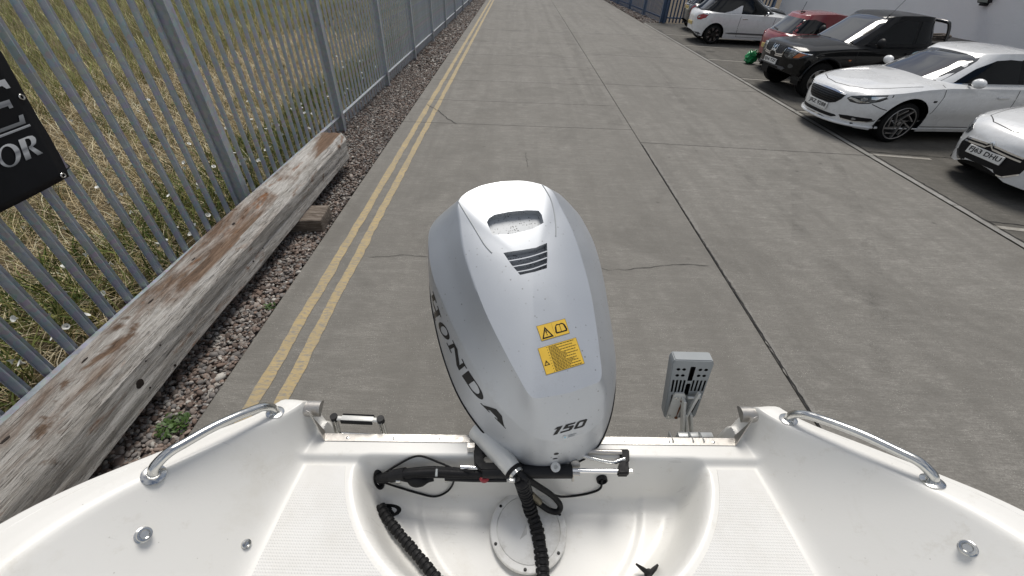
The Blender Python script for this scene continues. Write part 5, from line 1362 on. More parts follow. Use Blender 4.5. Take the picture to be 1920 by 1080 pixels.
    def both(c, fn, name, poly, *a, **k):
        c_ = []
        for s in (1, -1): c_.append(fn(name, [(s * y, z) for y, z in (poly if s > 0 else poly)], *a, **k))
        return c_
    def side(c, name, poly, mat, off=.006, par=None, step=.06, bv=None, skirt=.02, sides=(1, -1)):
        r = []
        for s in sides:
            v, f, _ = fill_poly(poly, step); b = bv or c.bv
            r.append(drape(name, [(x, z) for x, z in v], f, lambda d, z: (Vector((-d, s * 3, z)), Vector((0, -s, 0))), b, off, mat, par or c.root, True, skirt))
        return r
    def line_side(c, pts, w=.012, mat='seam', off=.0012, name='door_seam', bv=None, sides=(1, -1)):
        P_ = []; 
        for i, q in enumerate(pts):
            a = Vector(pts[max(0, i - 1)]); b = Vector(pts[min(len(pts) - 1, i + 1)]); d = (b - a).normalized(); n = Vector((-d.y, d.x)) * w / 2; P_.append((Vector(q) + n, Vector(q) - n))
        V2 = []; F2 = []; 
        for i in range(len(P_) - 1):
            for k in range(6):
                t = k / 6; V2 += [P_[i][0].lerp(P_[i + 1][0], t), P_[i][1].lerp(P_[i + 1][1], t)]
        V2 += [P_[-1][0], P_[-1][1]]; F2 = [(2 * i, 2 * i + 1, 2 * i + 3, 2 * i + 2) for i in range(len(V2) // 2 - 1)]
        for s in sides: drape(name, [(v.x, v.y) for v in V2], F2, lambda d, z: (Vector((-d, s * 3, z)), Vector((0, -s, 0))), bv or c.bv, off, mat, c.root, True, 0)
    def line_top(c, pts, w=.011, mat='seam', off=.0012, name='bonnet_seam', mirror=True):
        for s in ((1, -1) if mirror else (1,)):
            V2 = []
            for i in range(len(pts)):
                a = Vector(pts[max(0, i - 1)]); b = Vector(pts[min(len(pts) - 1, i + 1)]); d = (b - a).normalized(); n = Vector((-d.y, d.x)) * w / 2; V2 += [Vector(pts[i]) + n, Vector(pts[i]) - n]
            Q = []
            for i in range(len(pts) - 1):
                for k in range(6): t = k / 6; Q += [V2[2 * i].lerp(V2[2 * i + 2], t), V2[2 * i + 1].lerp(V2[2 * i + 3], t)]
            Q += V2[-2:]
            drape(name, [(v.x, v.y) for v in Q], [(2 * i, 2 * i + 1, 2 * i + 3, 2 * i + 2) for i in range(len(Q) // 2 - 1)], lambda d, y: (Vector((-d, s * y, 3)), Vector((0, 0, -1))), c.bv, off, mat, c.root, True, 0)
    def plate(c, z, text, mat='plate_white', rear=False, y=0.0, tilt=0.0, w=.52, h=.112):
        X = 2.0 if not rear else -c.L - 2; D = Vector((-1, 0, 0)) if not rear else Vector((1, 0, 0)); s = -1 if rear else 1
        hx = max(s * c.bv.ray_cast(Vector((X, y + q, z)), D)[0].x for q in (0,)) * s + s * .014
        m = Matrix.Translation((hx, y, z)) @ Matrix.Rotation(s * tilt, 4, 'Y')
        pl = bm_obj('number_plate', box_bm((.02, w, h), .004, 1, None, m), mat, c.root, True)
        if text:
            V2, F2 = fit_text(text, w * .90, h * .70, .022); a = []
            for (u, v) in V2: a.append(m @ Vector((s * .0118, s * (u - w * .44), v - h * .33)))
            me_obj('plate_text', a, F2 if True else F2, 'decal_black', pl, True)
        return pl
    def wheel(c, i, rim, style, mat='alloy_silver', wd=.22, tyre_r=None, back=None):
        r = tyre_r or c.rt
        for s in (-1, 1):
            yo = s * (c.hw - .035); m = Matrix.Translation((-c.axles[i], yo, r)) @ Matrix.Rotation(R(-90) * s, 4, 'X')          # local z points outwards
            w = lathe('wheel', [(rim - .01, -wd), (r - .03, -wd), (r - .005, -wd + .03), (r, -wd / 2), (r - .005, -.03), (r - .03, -.006), (rim + .012, .0), (rim + .002, -.008), (rim - .012, -.02), (rim - .02, -wd + .02)], 'tyre', c.root, 40, m, True)
            lathe('rim', [(rim + .003, -.10), (rim + .003, -.004), (rim - .008, -.002), (rim - .016, -.02), (rim - .02, -.09), (.02, -.095)], back or mat, w, 36, m, True)
            tube('rim_edge', [m @ Vector((rim * math.cos(a), rim * math.sin(a), -.004)) for a in [2 * math.pi * k / 40 for k in range(40)]], .009, mat, w, 6, True, closed=True)
            parts = []
            for p_ in style(rim): parts.append(([m @ Vector(q) for q in p_[0]], p_[1]))
            v, f = join_vf(parts); me_obj('spokes', v, f, mat, w, True)
            lathe('hub_cap', [(.035, -.02), (.033, -.008), (.02, -.004), (.001, -.003)], mat, w, 16, m, True)
def spokes5(n=5, w0=.03, w1=.05, twist=0.0):
    def st(rim):
        out = []
        for k in range(n):
            a = 2 * math.pi * k / n; c, s = math.cos(a), math.sin(a); ro = rim - .01
            def q(r, t, z): return (r * c - t * s, r * s + t * c, z)
            v = [q(.02, -w0, -.012), q(.02, w0, -.012), q(ro, w1 + twist, -.006), q(ro, -w1 + twist, -.006), q(.02, -w0, -.05), q(.02, w0, -.05), q(ro, w1 + twist, -.05), q(ro, -w1 + twist, -.05)]
            out.append((v, [(0, 1, 2, 3), (0, 3, 7, 4), (1, 5, 6, 2), (3, 2, 6, 7)]))
        return out
    return st
def pinwheel(n=5):                   # slim blades set off-centre, with a brace near the rim
    def st(rim):
        out = []
        for k in range(n):
            a = 2 * math.pi * k / n
            def rot(x, y, z, a=a): return (x * math.cos(a) - y * math.sin(a), x * math.sin(a) + y * math.cos(a), z)
            for (x0, y0, x1, y1, w) in ((-.075, .055, rim * .93, .085, .0085), (rim * .60, .072, rim * .78, -.10, .008)):
                d = Vector((x1 - x0, y1 - y0)).normalized(); nn = Vector((-d.y, d.x)) * w
                v = [rot(x0 + nn.x * .6, y0 + nn.y * .6, -.010), rot(x0 - nn.x * .6, y0 - nn.y * .6, -.010), rot(x1 - nn.x * 1.5, y1 - nn.y * 1.5, -.006), rot(x1 + nn.x * 1.5, y1 + nn.y * 1.5, -.006)]
                v += [(p[0], p[1], -.05) for p in v]
                out.append((v, [(0, 1, 2, 3), (0, 3, 7, 4), (1, 5, 6, 2)]))
        return out
    return st
def mirror_pair(c, d, y, z, mat, sz=(.11, .20, .13)):
    for s in (1, -1):
        bm = bmesh.new(); bmesh.ops.create_icosphere(bm, subdivisions=3, radius=.5)
        for v in bm.verts:
            q = v.co; q.x = q.x * sz[0] * (1.0 if q.x > 0 else .55); q.y *= sz[1]; q.z *= sz[2]
        bmesh.ops.translate(bm, verts=bm.verts, vec=(-d, s * y, z)); o = bm_obj('door_mirror', bm, mat, c.root, True, 60)
        tube('mirror_arm', [(-d - .02, s * (y - .17), z - .05), (-d, s * (y - .03), z - .04)], .018, 'trim_black', o, 8, True)
def wipers(c, pts, bv):
    for pl in pts:
        q = []
        for (y, z) in pl:
            h = bv.ray_cast(Vector((2, y, z)), Vector((-1, 0, 0)))
            if h[0] is not None: q.append(h[0] + Vector((.018, 0, .006)))
        if len(q) > 1: tube('wiper', q, .008, 'trim_black', c.root, 6, True)

# ---------------- white saloon
c = Car('saloon_car', 'white saloon with dark slatted grille parked nose out between pickup and white hatchback', (5.80, 8.36, 0), R(184.2), 4.84, .925,
        [(0, .60), (.03, .66), (.10, .735), (.25, .80), (.6, .865), (1.15, .945), (1.5, .975), (3.0, .985), (4.2, 1.05), (4.6, 1.04), (4.78, .98), (4.84, .82)],
        [(0, .285), (.06, .25), (.3, .205), (.6, .19), (4.3, .20), (4.7, .28), (4.84, .42)], (.985, 3.72), .338, .425, 'car_white',
        dict(f0=1.22, r0=4.42, f1=2.10, r1=3.55, w0=.815, w1=.615, e0=4.2, e1=4.2, zb=itp([(1, .93), (2, .955), (3, .965), (4.4, 1.04)]), zr=itp([(1.9, 1.36), (2.3, 1.405), (2.8, 1.425), (3.3, 1.405), (3.7, 1.335)]), crown=.03), rn=.95, rt_=.7, pn=2.45)
body = c
g_ = c.front('grille', [(-.40, .715), (.40, .715), (.455, .690), (.43, .62), (.36, .545), (.25, .508), (-.25, .508), (-.36, .545), (-.43, .62), (-.455, .690)], 'trim_black', .010)
for k, z in enumerate((.540, .574, .608, .642, .672)): c.front('grille_slat', [(-.33 - k * .018, z), (.33 + k * .018, z), (.33 + k * .018, z + .010), (-.33 - k * .018, z + .010)], 'alloy_black', .020, g_, .08)
c.front('grille_bar', [(-.455, .712), (-.20, .728), (.20, .728), (.455, .712), (.46, .690), (.20, .703), (-.20, .703), (-.46, .690)], 'chrome', .018, g_, .06)
for s in (1, -1):
    hl = c.front('headlight', [(s * a, b) for a, b in [(.50, .655), (.54, .70), (.64, .735), (.76, .765), (.865, .800), (.872, .765), (.83, .68), (.77, .63), (.68, .605), (.57, .61)]][::s], 'lamp_dark', .005, None, .04)
    c.front('light_strip', [(s * a, b) for a, b in [(.525, .655), (.59, .648), (.65, .625), (.75, .640), (.77, .66), (.69, .650), (.64, .670), (.545, .685)]][::s], 'lamp_chrome', .012, hl, .03)
    c.front('projector', [(s * (.705 + .034 * math.cos(k * .628)), .685 + .032 * math.sin(k * .628)) for k in range(10)][::s], 'lamp_clear', .014, hl, .03)
    c.front('light_strip', [(s * a, b) for a, b in [(.75, .740), (.845, .765), (.80, .70), (.765, .70)]][::s], 'lamp_chrome', .010, hl, .03)
    fg = c.front('fog_recess', [(s * a, b) for a, b in [(.50, .375), (.62, .392), (.86, .40), (.80, .335), (.70, .315), (.54, .325)]][::s], 'trim_black', .006, None, .04)
    c.front('fog_trim', [(s * a, b) for a, b in [(.54, .318), (.70, .306), (.81, .328), (.875, .405), (.862, .405), (.80, .338), (.70, .318), (.54, .330)]][::s], 'chrome', .014, fg, .03)
    c.front('fog_lamp', [(s * (.69 + .022 * math.cos(k * .628)), .352 + .022 * math.sin(k * .628)) for k in range(10)][::s], 'lamp_clear', .012, fg, .03)
c.front('lower_intake', [(-.44, .355), (.44, .355), (.47, .335), (.40, .305), (-.40, .305), (-.47, .335)], 'trim_black', .006)
lipv = []
for k in range(33):
    y = -.86 + 1.72 * k / 32; h = c.bv.ray_cast(Vector((2, y, .30)), Vector((-1, 0, 0))); 
    if h[0] is not None: lipv.append(h[0] + Vector((.010, 0, -.055 - .0 * abs(y))))
tube('front_lip', lipv, [.012] + [.024] * (len(lipv) - 2) + [.012], 'car_white', c.root, 8, True)
c.plate(.445, 'JRZ 9288', tilt=R(-4)); 
gv = c.gv
c.front('windscreen', [(-.66, .965), (-.40, .945), (0, .938), (.40, .945), (.66, .965), (.62, 1.10), (.55, 1.29), (.52, 1.33), (.30, 1.355), (0, 1.362), (-.30, 1.355), (-.52, 1.33), (-.55, 1.29), (-.62, 1.10)], 'car_glass_clear', .005, None, .09, gv)
c.front('rear_window', [(-.62, 1.09), (.62, 1.09), (.50, 1.29), (-.50, 1.29)], 'car_glass', .005, None, .09, gv, .02, True)
c.side('front_side_window', [(1.66, .985), (2.78, .985), (2.74, 1.325), (2.52, 1.335), (2.30, 1.315), (2.0, 1.19)], 'car_glass', .005, None, .08, gv)
c.side('rear_side_window', [(2.84, .985), (3.78, 1.0), (4.02, 1.12), (3.70, 1.24), (3.40, 1.30), (2.80, 1.328)], 'car_glass', .005, None, .08, gv)
c.side('pillar_trim', [(2.775, .985), (2.845, .985), (2.805, 1.335), (2.735, 1.335)], 'trim_black', .0065, None, .08, gv)
c.side('window_trim', [(1.60, .972), (4.05, .985), (4.05, .997), (1.60, .984)], 'chrome', .007, None, .1, gv, .01)
c.line_side([(1.44, .96), (1.47, .80), (1.42, .55), (1.30, .36), (1.42, .28)]); c.line_side([(2.80, .96), (2.82, .70), (2.80, .50), (2.74, .30)]); c.line_side([(1.42, .285), (2.74, .285), (3.25, .31)]); c.line_side([(3.84, .98), (3.72, .82), (3.40, .66)])
c.line_side([(1.50, .745), (2.6, .775), (3.6, .80)], .010, 'car_white', .004, 'waist_crease')
c.line_top([(.16, .0), (.20, .30), (.32, .56), (.60, .70), (1.10, .80)]); c.line_side([(.36, .63), (.50, .58), (.60, .56)])
for s in (1, -1):
    h = c.bv.ray_cast(Vector((-2.56, s * 3, .80)), Vector((0, -s, 0)))[0]; box('door_handle', h + Vector((0, s * .018, 0)), (.20, .022, .034), 'car_white', c.root, .009, None, True)
    h = c.bv.ray_cast(Vector((-1.36, s * 3, .72)), Vector((0, -s, 0)))[0]; box('side_repeater', h + Vector((0, s * .003, 0)), (.06, .008, .03), 'trim_black', c.root, .003, None, True)
c.side('sill', [(1.42, .20), (3.28, .20), (3.30, .255), (1.42, .255)], 'car_white', .014, None, .1, None, .03)
mirror_pair(c, 1.86, .985, 1.03, 'car_white', (.13, .24, .15))
wipers(c, [[(.62, .985), (.30, .965), (.02, .955)], [(-.02, .975), (-.35, .968), (-.60, .985)]], gv)
c.wheel(0, .262, pinwheel(), 'alloy_grey', back='alloy_black'); c.wheel(1, .262, pinwheel(), 'alloy_grey', back='alloy_black')
tax = c.front('tax_disc', [(-.60, 1.20), (-.54, 1.21), (-.555, 1.25), (-.60, 1.245)], 'decal_blue', .008, None, .05, gv, .004)

# ---------------- black pickup
c = Car('pickup_truck', 'black pickup truck with chrome-edged grille parked nose out beside the red car', (6.20, 11.30, 0), R(183), 5.0, .90,
        [(0, .84), (.03, .95), (.10, .99), (.30, 1.02), (.7, 1.05), (1.15, 1.085), (1.5, 1.10), (3.1, 1.12), (3.3, 1.09), (4.85, 1.09), (4.97, 1.02), (5.0, .9)],
        [(0, .56), (.06, .50), (.3, .44), (.6, .42), (4.4, .44), (4.8, .52), (5.0, .60)], (.78, 3.74), .375, .455, 'car_black',
        dict(f0=1.18, r0=3.32, f1=1.92, r1=3.10, w0=.79, w1=.655, e0=5.0, e1=4.6, zb=itp([(1.1, 1.07), (3.3, 1.11)]), zr=itp([(1.8, 1.60), (2.2, 1.66), (2.7, 1.67), (3.2, 1.635)]), crown=.025), rn=.55, rt_=.25, pn=2.7, tuck=.94)
c.root['category'] = 'pickup'
for s in (1, -1):
    g_ = c.front('grille', [(s * a, b) for a, b in [(.09, .985), (.37, .965), (.345, .82), (.13, .80), (.09, .84)]][::s], 'trim_black', .012)
    for k in range(9):
        y = .125 + k * .026; c.front('grille_slat', [(s * a, b) for a, b in [(y, .82), (y + .008, .82), (y + .008, .965), (y, .965)]][::s], 'trim_grey', .020, g_, .06)
    c.front('grille_surround', [(s * a, b) for a, b in [(.075, .985), (.095, .985), (.095, .845), (.135, .808), (.36, .828), (.395, .95), (.41, .95), (.37, .80), (.13, .785), (.075, .835)]][::s], 'chrome', .022, g_, .03)
    c.front('bumper_trim', [(s * a, b) for a, b in [(.10, .775), (.37, .785), (.37, .765), (.10, .752)]][::s], 'chrome', .014, None, .04)
    hl = c.front('headlight', [(s * a, b) for a, b in [(.42, .965), (.60, .955), (.80, .92), (.87, .90), (.85, .86), (.76, .79), (.62, .77), (.50, .775), (.40, .82)]][::s], 'lamp_dark', .008, None, .04)
    c.front('lamp_bowl', [(s * a, b) for a, b in [(.56, .94), (.70, .925), (.68, .86), (.62, .79), (.55, .80), (.53, .87)]][::s], 'lamp_clear', .016, hl, .03)
    c.front('indicator', [(s * a, b) for a, b in [(.74, .915), (.84, .895), (.75, .815), (.66, .80)]][::s], 'lamp_amber', .016, hl, .03)
    c.front('lamp_edge', [(s * a, b) for a, b in [(.42, .975), (.60, .965), (.87, .915), (.87, .898), (.60, .945), (.42, .955)]][::s], 'chrome', .018, hl, .03)
    fgp = c.front('fog_lamp', [(s * (.66 + .05 * math.cos(k * .628)), .635 + .045 * math.sin(k * .628)) for k in range(10)][::s], 'lamp_dark', .010, None, .04)
# three-pointed emblem on the nose
for k in range(3):
    a = R(90 + 120 * k); q = [(0, 0), (.030, .052), (0, .104), (-.030, .052)]
    rot = lambda x, y: (x * math.sin(a) + y * math.cos(a), -x * math.cos(a) + y * math.sin(a))
    pts = [rot(x, y * .82) for x, y in q]; c.front('emblem', [(y * 1.0, .885 + z) for y, z in pts][::-1], 'chrome', .030, None, .03)
c.plate(.645, 'EJ56 TZF', tilt=R(-2))
c.front('bumper_guard', [(-.50, .515), (.50, .515), (.56, .56), (.50, .585), (-.50, .585), (-.56, .56)], 'trim_grey', .030, None, .06)
c.front('bumper_intake', [(-.30, .70), (.30, .70), (.33, .60), (-.33, .60)], 'trim_black', .005, None, .06)
gv = c.gv
c.front('windscreen', [(-.68, 1.115), (0, 1.095), (.68, 1.115), (.61, 1.51), (.56, 1.595), (0, 1.615), (-.56, 1.595), (-.61, 1.51)], 'car_glass_clear', .005, None, .09, gv)
c.side('front_side_window', [(1.62, 1.15), (2.62, 1.155), (2.60, 1.57), (2.30, 1.585), (2.05, 1.50)], 'car_glass', .006, None, .08, gv)
c.side('rear_side_window', [(2.69, 1.165), (2.92, 1.17), (3.10, 1.30), (3.14, 1.46), (3.02, 1.565), (2.67, 1.575)], 'car_glass', .006, None, .08, gv)
c.front('rear_window', [(-.58, 1.2), (.58, 1.2), (.52, 1.53), (-.52, 1.53)], 'car_glass', .006, None, .09, gv, .02, True)
c.line_side([(1.40, 1.06), (1.40, .70), (1.32, .47)]); c.line_side([(2.65, 1.07), (2.65, .55), (2.60, .46)]); c.line_side([(3.30, 1.04), (3.30, .60)])
c.line_top([(.07, .0), (.12, .40), (.34, .66), (1.1, .74)])
for s in (1, -1):
    h = c.bv.ray_cast(Vector((-1.28, s * 3, .82)), Vector((0, -s, 0)))[0]; box('side_repeater', h + Vector((0, s * .003, 0)), (.055, .012, .03), 'lamp_amber', c.root, .003, None, True)
    h = c.bv.ray_cast(Vector((-2.60, s * 3, .98)), Vector((0, -s, 0)))[0]; box('door_handle', h + Vector((0, s * .016, 0)), (.20, .024, .036), 'trim_black', c.root, .009, None, True)
    h = c.bv.ray_cast(Vector((-.90, s * 3, .87)), Vector((0, -s, 0)))[0]
    for ax in c.axles: tube('arch_flare', [(-ax + .470 * math.cos(a_), s * .895, .375 + .470 * math.sin(a_)) for a_ in [math.pi * (k / 18) for k in range(19)]], .022, 'car_black', c.root, 6, True)
mirror_pair(c, 1.70, 1.03, 1.18, 'trim_black', (.13, .22, .20))
wipers(c, [[(.66, 1.13), (.32, 1.118), (.04, 1.115)], [(0, 1.135), (-.35, 1.125), (-.62, 1.135)]], gv)
tube('aerial', [(-1.88, .60, 1.60), (-2.25, .62, 2.25)], .004, 'trim_black', c.root, 6, True); tube('aerial_base', [(-1.87, .60, 1.59), (-1.91, .60, 1.67)], .012, 'trim_black', c.root, 8, True)
tube('roll_bar', spline([(-3.44, .70, 1.08), (-3.42, .69, 1.30), (-3.34, .66, 1.52), (-3.28, .58, 1.58), (-3.26, 0, 1.59), (-3.28, -.58, 1.58), (-3.34, -.66, 1.52), (-3.42, -.69, 1.30), (-3.44, -.70, 1.08)], 6), .032, 'car_dark', c.root, 12, True)
for s in (1, -1): tube('bed_rail', [(-3.35, s * .84, 1.11), (-4.9, s * .84, 1.11)], .028, 'car_dark', c.root, 8, True)
box('bed_cover', (-4.12, 0, 1.145), (1.5, 1.5, .02), 'trim_black', c.root, .005, None, True)
c.wheel(0, .225, spokes5(6, .03, .05), 'alloy_grey', .25); c.wheel(1, .225, spokes5(6, .03, .05), 'alloy_grey', .25)
rp = thing('rope_coil', 'coil of rope and straps lying on the black pickup bed', 'rope', (9.9, 11.4, 1.17))
for k in range(5):
    tube('strand', [(9.75 + .26 * math.cos(a) + k * .02, 11.25 + .20 * math.sin(a), 1.20 + .022 * k + .01 * math.sin(3 * a)) for a in [2 * math.pi * q / 20 for q in range(20)]], .018, 'trim_black' if k % 2 else 'timber_block', rp, 7, closed=True)

# ---------------- small white hatchback (nose out) and its twin further up (tail out)
def ds(name, label, loc, head, facing):
    c = Car(name, label, loc, head, 3.95, .855,
            [(0, .62), (.03, .69), (.10, .76), (.25, .83), (.6, .90), (1.05, .975), (1.4, .99), (3.3, 1.02), (3.7, 1.02), (3.86, .98), (3.93, .86), (3.95, .70)],
            [(0, .34), (.06, .24), (.3, .19), (.6, .18), (3.4, .20), (3.8, .27), (3.95, .40)], (.80, 3.26), .312, .375, 'car_white',
            dict(f0=1.02, r0=3.84, f1=1.85, r1=3.40, w0=.775, w1=.60, e0=4.4, e1=4.0, zb=itp([(1, .955), (3.9, 1.0)]), zr=itp([(1.7, 1.38), (2.1, 1.43), (2.6, 1.445), (3.2, 1.41), (3.6, 1.36)]), crown=.03), rn=.80, rt_=.55, pn=2.4, roofpaint='car_black' if facing == 'tail' else 'car_black', pt=2.7)
    gv = c.gv
    g_ = c.front('grille', [(-.43, .575), (-.25, .60), (.25, .60), (.43, .575), (.49, .49), (.47, .38), (.36, .295), (-.36, .295), (-.47, .38), (-.49, .49)], 'trim_black', .008)
    c.front('grille_trim', [(-.36, .286), (.36, .286), (.485, .375), (.47, .39), (.35, .300), (-.35, .300), (-.47, .39), (-.485, .375)], 'chrome', .014, g_, .05)
    for z0, dz in ((.605, .0), (.560, -.0)):
        c.front('chevron_bar', [(-.42, z0 - .015), (-.11, z0 + .012), (-.05, z0 + .012), (0, z0 + .060), (.05, z0 + .012), (.11, z0 + .012), (.42, z0 - .015), (.42, z0 - .035), (.10, z0 - .010), (.06, z0 - .010), (0, z0 + .034), (-.06, z0 - .010), (-.10, z0 - .010), (-.42, z0 - .035)], 'chrome', .024, g_, .04)
    for s in (1, -1):
        hl = c.front('headlight', [(s * a, b) for a, b in [(.46, .68), (.56, .75), (.72, .825), (.80, .84), (.80, .75), (.74, .63), (.62, .59), (.50, .61)]][::s], 'lamp_clear', .006, None, .03)
        c.front('light_strip', [(s * a, b) for a, b in [(.52, .665), (.70, .655), (.76, .70), (.74, .715), (.68, .675), (.53, .685)]][::s], 'lamp_dark', .012, hl, .03)
        c.front('day_light', [(s * a, b) for a, b in [(.60, .50), (.645, .505), (.63, .35), (.59, .36)]][::s], 'lamp_chrome', .008, None, .03)
        c.front('tail_light', [(s * a, b) for a, b in [(.50, .80), (.56, .88), (.72, .93), (.815, .92), (.80, .82), (.70, .755), (.56, .745)]][::-s], 'lamp_red', .010, None, .04, None, .03, True)
        c.front('reversing_lamp', [(s * a, b) for a, b in [(.56, .79), (.64, .80), (.65, .86), (.57, .85)]][::-s], 'lamp_chrome', .016, None, .03, None, .03, True)
        for ax in (0,): pass
    if facing == 'nose': c.plate(.475, 'FJ63 DHU', tilt=R(-5))
    else:
        c.plate(.475, None, tilt=R(-5)); c.plate(.60, None, 'plate_yellow', True, 0, R(4), .50, .11)
        c.front('rear_bumper_insert', [(-.70, .36), (.70, .36), (.74, .30), (.60, .255), (-.60, .255), (-.74, .30)][::-1], 'trim_grey', .008, None, .06, None, .03, True)
        c.front('rear_wiper', [(-.02, 1.03), (.30, 1.06), (.30, 1.075), (-.02, 1.05)][::-1], 'trim_black', .02, None, .05, gv, .02, True)
        c.front('roof_spoiler', [(-.55, 1.37), (.55, 1.37), (.54, 1.40), (-.54, 1.40)][::-1], 'car_black', .05, None, .06, gv, .05, True)
    c.front('windscreen', [(-.63, .985), (0, .965), (.63, .985), (.55, 1.30), (.50, 1.37), (0, 1.385), (-.50, 1.37), (-.55, 1.30)], 'car_glass_clear', .005, None, .09, gv)
    c.front('rear_window', [(-.60, 1.06), (.60, 1.06), (.53, 1.33), (-.53, 1.33)][::-1], 'car_glass_clear', .005, None, .09, gv, .02, True)
    c.side('front_side_window', [(1.50, 1.0), (2.44, 1.0), (2.36, 1.34), (2.10, 1.35), (1.90, 1.29)], 'car_glass', .005, None, .08, gv)
    c.side('rear_side_window', [(2.80, 1.05), (3.05, 1.0), (3.58, 1.02), (3.66, 1.10), (3.40, 1.30), (2.46, 1.35), (2.50, 1.27)], 'car_glass', .005, None, .08, gv)
    c.side('shark_fin', [(2.44, .98), (3.05, .99), (2.78, 1.06), (2.50, 1.22), (2.44, 1.22)], 'car_white', .014, None, .06, gv, .03)
    c.line_side([(1.20, .96), (1.24, .70), (1.16, .40), (1.24, .28)]); c.line_side([(2.44, .97), (2.46, .60), (2.40, .28)]); c.line_side([(1.24, .275), (2.40, .275)])
    c.line_top([(.12, .0), (.18, .35), (.32, .56), (.98, .74)])
    c.side('side_moulding', [(1.10, .345), (2.70, .355), (2.86, .385), (2.60, .405), (1.10, .40)], 'trim_grey', .012, None, .08, None, .03)
    for s in (1, -1):
        h = c.bv.ray_cast(Vector((-2.28, s * 3, .84)), Vector((0, -s, 0)))[0]; box('door_handle', h + Vector((0, s * .018, 0)), (.17, .022, .03), 'chrome', c.root, .008, None, True)
    mirror_pair(c, 1.60, .93, 1.02, 'chrome', (.12, .22, .14))
    wipers(c, [[(.62, 1.0), (.3, .985), (.02, .98)]], gv)
    c.wheel(0, .235, spokes5(7, .012, .030, .01), 'alloy_black' if facing == 'tail' else 'alloy_silver', .20); c.wheel(1, .235, spokes5(7, .012, .030, .01), 'alloy_black' if facing == 'tail' else 'alloy_silver', .20)
    if facing == 'tail':              # polished tips of the black wheels
        for ax in c.axles:
            for s in (1, -1):
                parts = []
                for k in range(7):
                    for e in (-1, 1):
                        a = 2 * math.pi * k / 7 + e * .10; ca, sa = math.cos(a), math.sin(a); X, Z = -ax, .312
                        y = s * (c.hw - .035 + .002); q = [(X + r_ * ca - t_ * sa, y, Z + r_ * sa + t_ * ca) for r_, t_ in ((.13, -.004), (.215, -.006), (.215, .006), (.13, .004))]
                        parts.append(([Vector(v) for v in q] + [Vector((v[0], v[1] - s * .012, v[2])) for v in q], [(0, 1, 2, 3), (0, 4, 5, 1), (2, 6, 7, 3)]))
                v, f = join_vf(parts); me_obj('wheel_accent', v, f, 'alloy_silver', c.root, True)
    return c
ds('hatchback_car', 'white hatchback with black oval grille and chrome chevrons beside the saloon', (6.72, 5.78, 0), R(182.5), 'nose')
ds('hatchback_car', 'white hatchback with black roof parked tail out between red and dark cars', (6.62 + 3.95, 18.45, 0), R(-3), 'tail')

# ---------------- small red car and the dark one beyond, both tail out
def small(name, label, loc, head, paint, L=3.5, hw=.80, H=1.46, dark=False):
    c = Car(name, label, loc, head, L, hw, [(0, .60), (.10, .78), (.3, .86), (.8, .95), (1.2, .98), (L - .5, 1.0), (L - .14, .98), (L - .04, .86), (L, .66)],
            [(0, .36), (.3, .20), (.6, .18), (L - .5, .20), (L - .15, .28), (L, .42)], (.70, L - .55), .29, .35, paint,
            dict(f0=.92, r0=L - .10, f1=1.65, r1=L - .52, w0=.735, w1=.56, e0=4.2, e1=3.8, zb=itp([(1, .95), (L, .985)]), zr=itp([(1.6, H - .06), (2.2, H), (L - .8, H - .02), (L - .3, H - .09)]), crown=.03), rn=.7, rt_=.50, pn=2.4, pt=2.6)
    gv = c.gv
    c.front('windscreen', [(-.66, .98), (.66, .98), (.52, H - .09), (-.52, H - .09)], 'car_glass_clear', .005, None, .09, gv)
    c.front('rear_window', [(-.66, 1.0), (.66, 1.0), (.64, 1.08), (.53, H - .13), (-.53, H - .13), (-.64, 1.08)][::-1], 'car_glass_clear', .006, None, .08, gv, .02, True)
    c.side('rear_side_window', [(L - .92, 1.03), (L - .36, 1.02), (L - .30, 1.06), (L - .44, H - .16), (L - .75, H - .13), (L - 1.02, H - .20), (L - 1.06, 1.12)], 'car_glass', .006, None, .07, gv)
    c.side('front_side_window', [(1.35, .99), (2.10, 1.0), (2.10, H - .11), (1.80, H - .12)], 'car_glass', .006, None, .08, gv)
    for s in (1, -1):
        c.front('tail_light', [(s * a, b) for a, b in [(.55, .76), (.58, .90), (.70, .96), (.76, .94), (.76, .80), (.70, .72)]][::-s], 'lamp_red', .010, None, .04, None, .03, True)
        c.front('headlight', [(s * a, b) for a, b in [(.42, .66), (.62, .76), (.72, .78), (.68, .64), (.50, .60)]][::s], 'lamp_clear', .006, None, .04)
        h = c.bv.ray_cast(Vector((-2.0, s * 3, .82)), Vector((0, -s, 0)))[0]; box('door_handle', h + Vector((0, s * .016, 0)), (.16, .02, .03), paint, c.root, .008, None, True)
    c.plate(.62 if not dark else .84, None, 'plate_yellow', True, 0, R(4), .50, .11)
    c.line_side([(1.12, .94), (1.12, .5), (1.06, .30)]); c.line_side([(2.14, .96), (2.16, .5), (2.06, .30)])
    c.front('tailgate_seam', [(-.60, .70), (.60, .70), (.60, .707), (-.60, .707)][::-1], 'seam', .002, None, .08, None, 0, True)
    mirror_pair(c, 1.42, .87, 1.02, paint, (.11, .19, .14))
    c.front('rear_wiper', [(-.03, 1.02), (.26, 1.05), (.26, 1.065), (-.03, 1.04)][::-1], 'trim_black', .02, None, .05, gv, .02, True)
    tube('aerial', [(-(L - .62), 0, H - .03), (-(L - .66), 0, H + .22)], .006, 'trim_black', c.root, 6, True); box('aerial_base', (-(L - .66), 0, H - .005), (.12, .05, .02), 'trim_black', c.root, .006, None, True)
    c.wheel(0, .19, spokes5(6, .02, .035), 'alloy_silver', .17); c.wheel(1, .19, spokes5(6, .02, .035), 'alloy_silver', .17)
    return c
small('hatchback_car', 'small red hatchback parked tail out beside the black pickup', (7.15 + 3.5, 13.55, 0), R(0), 'car_red')
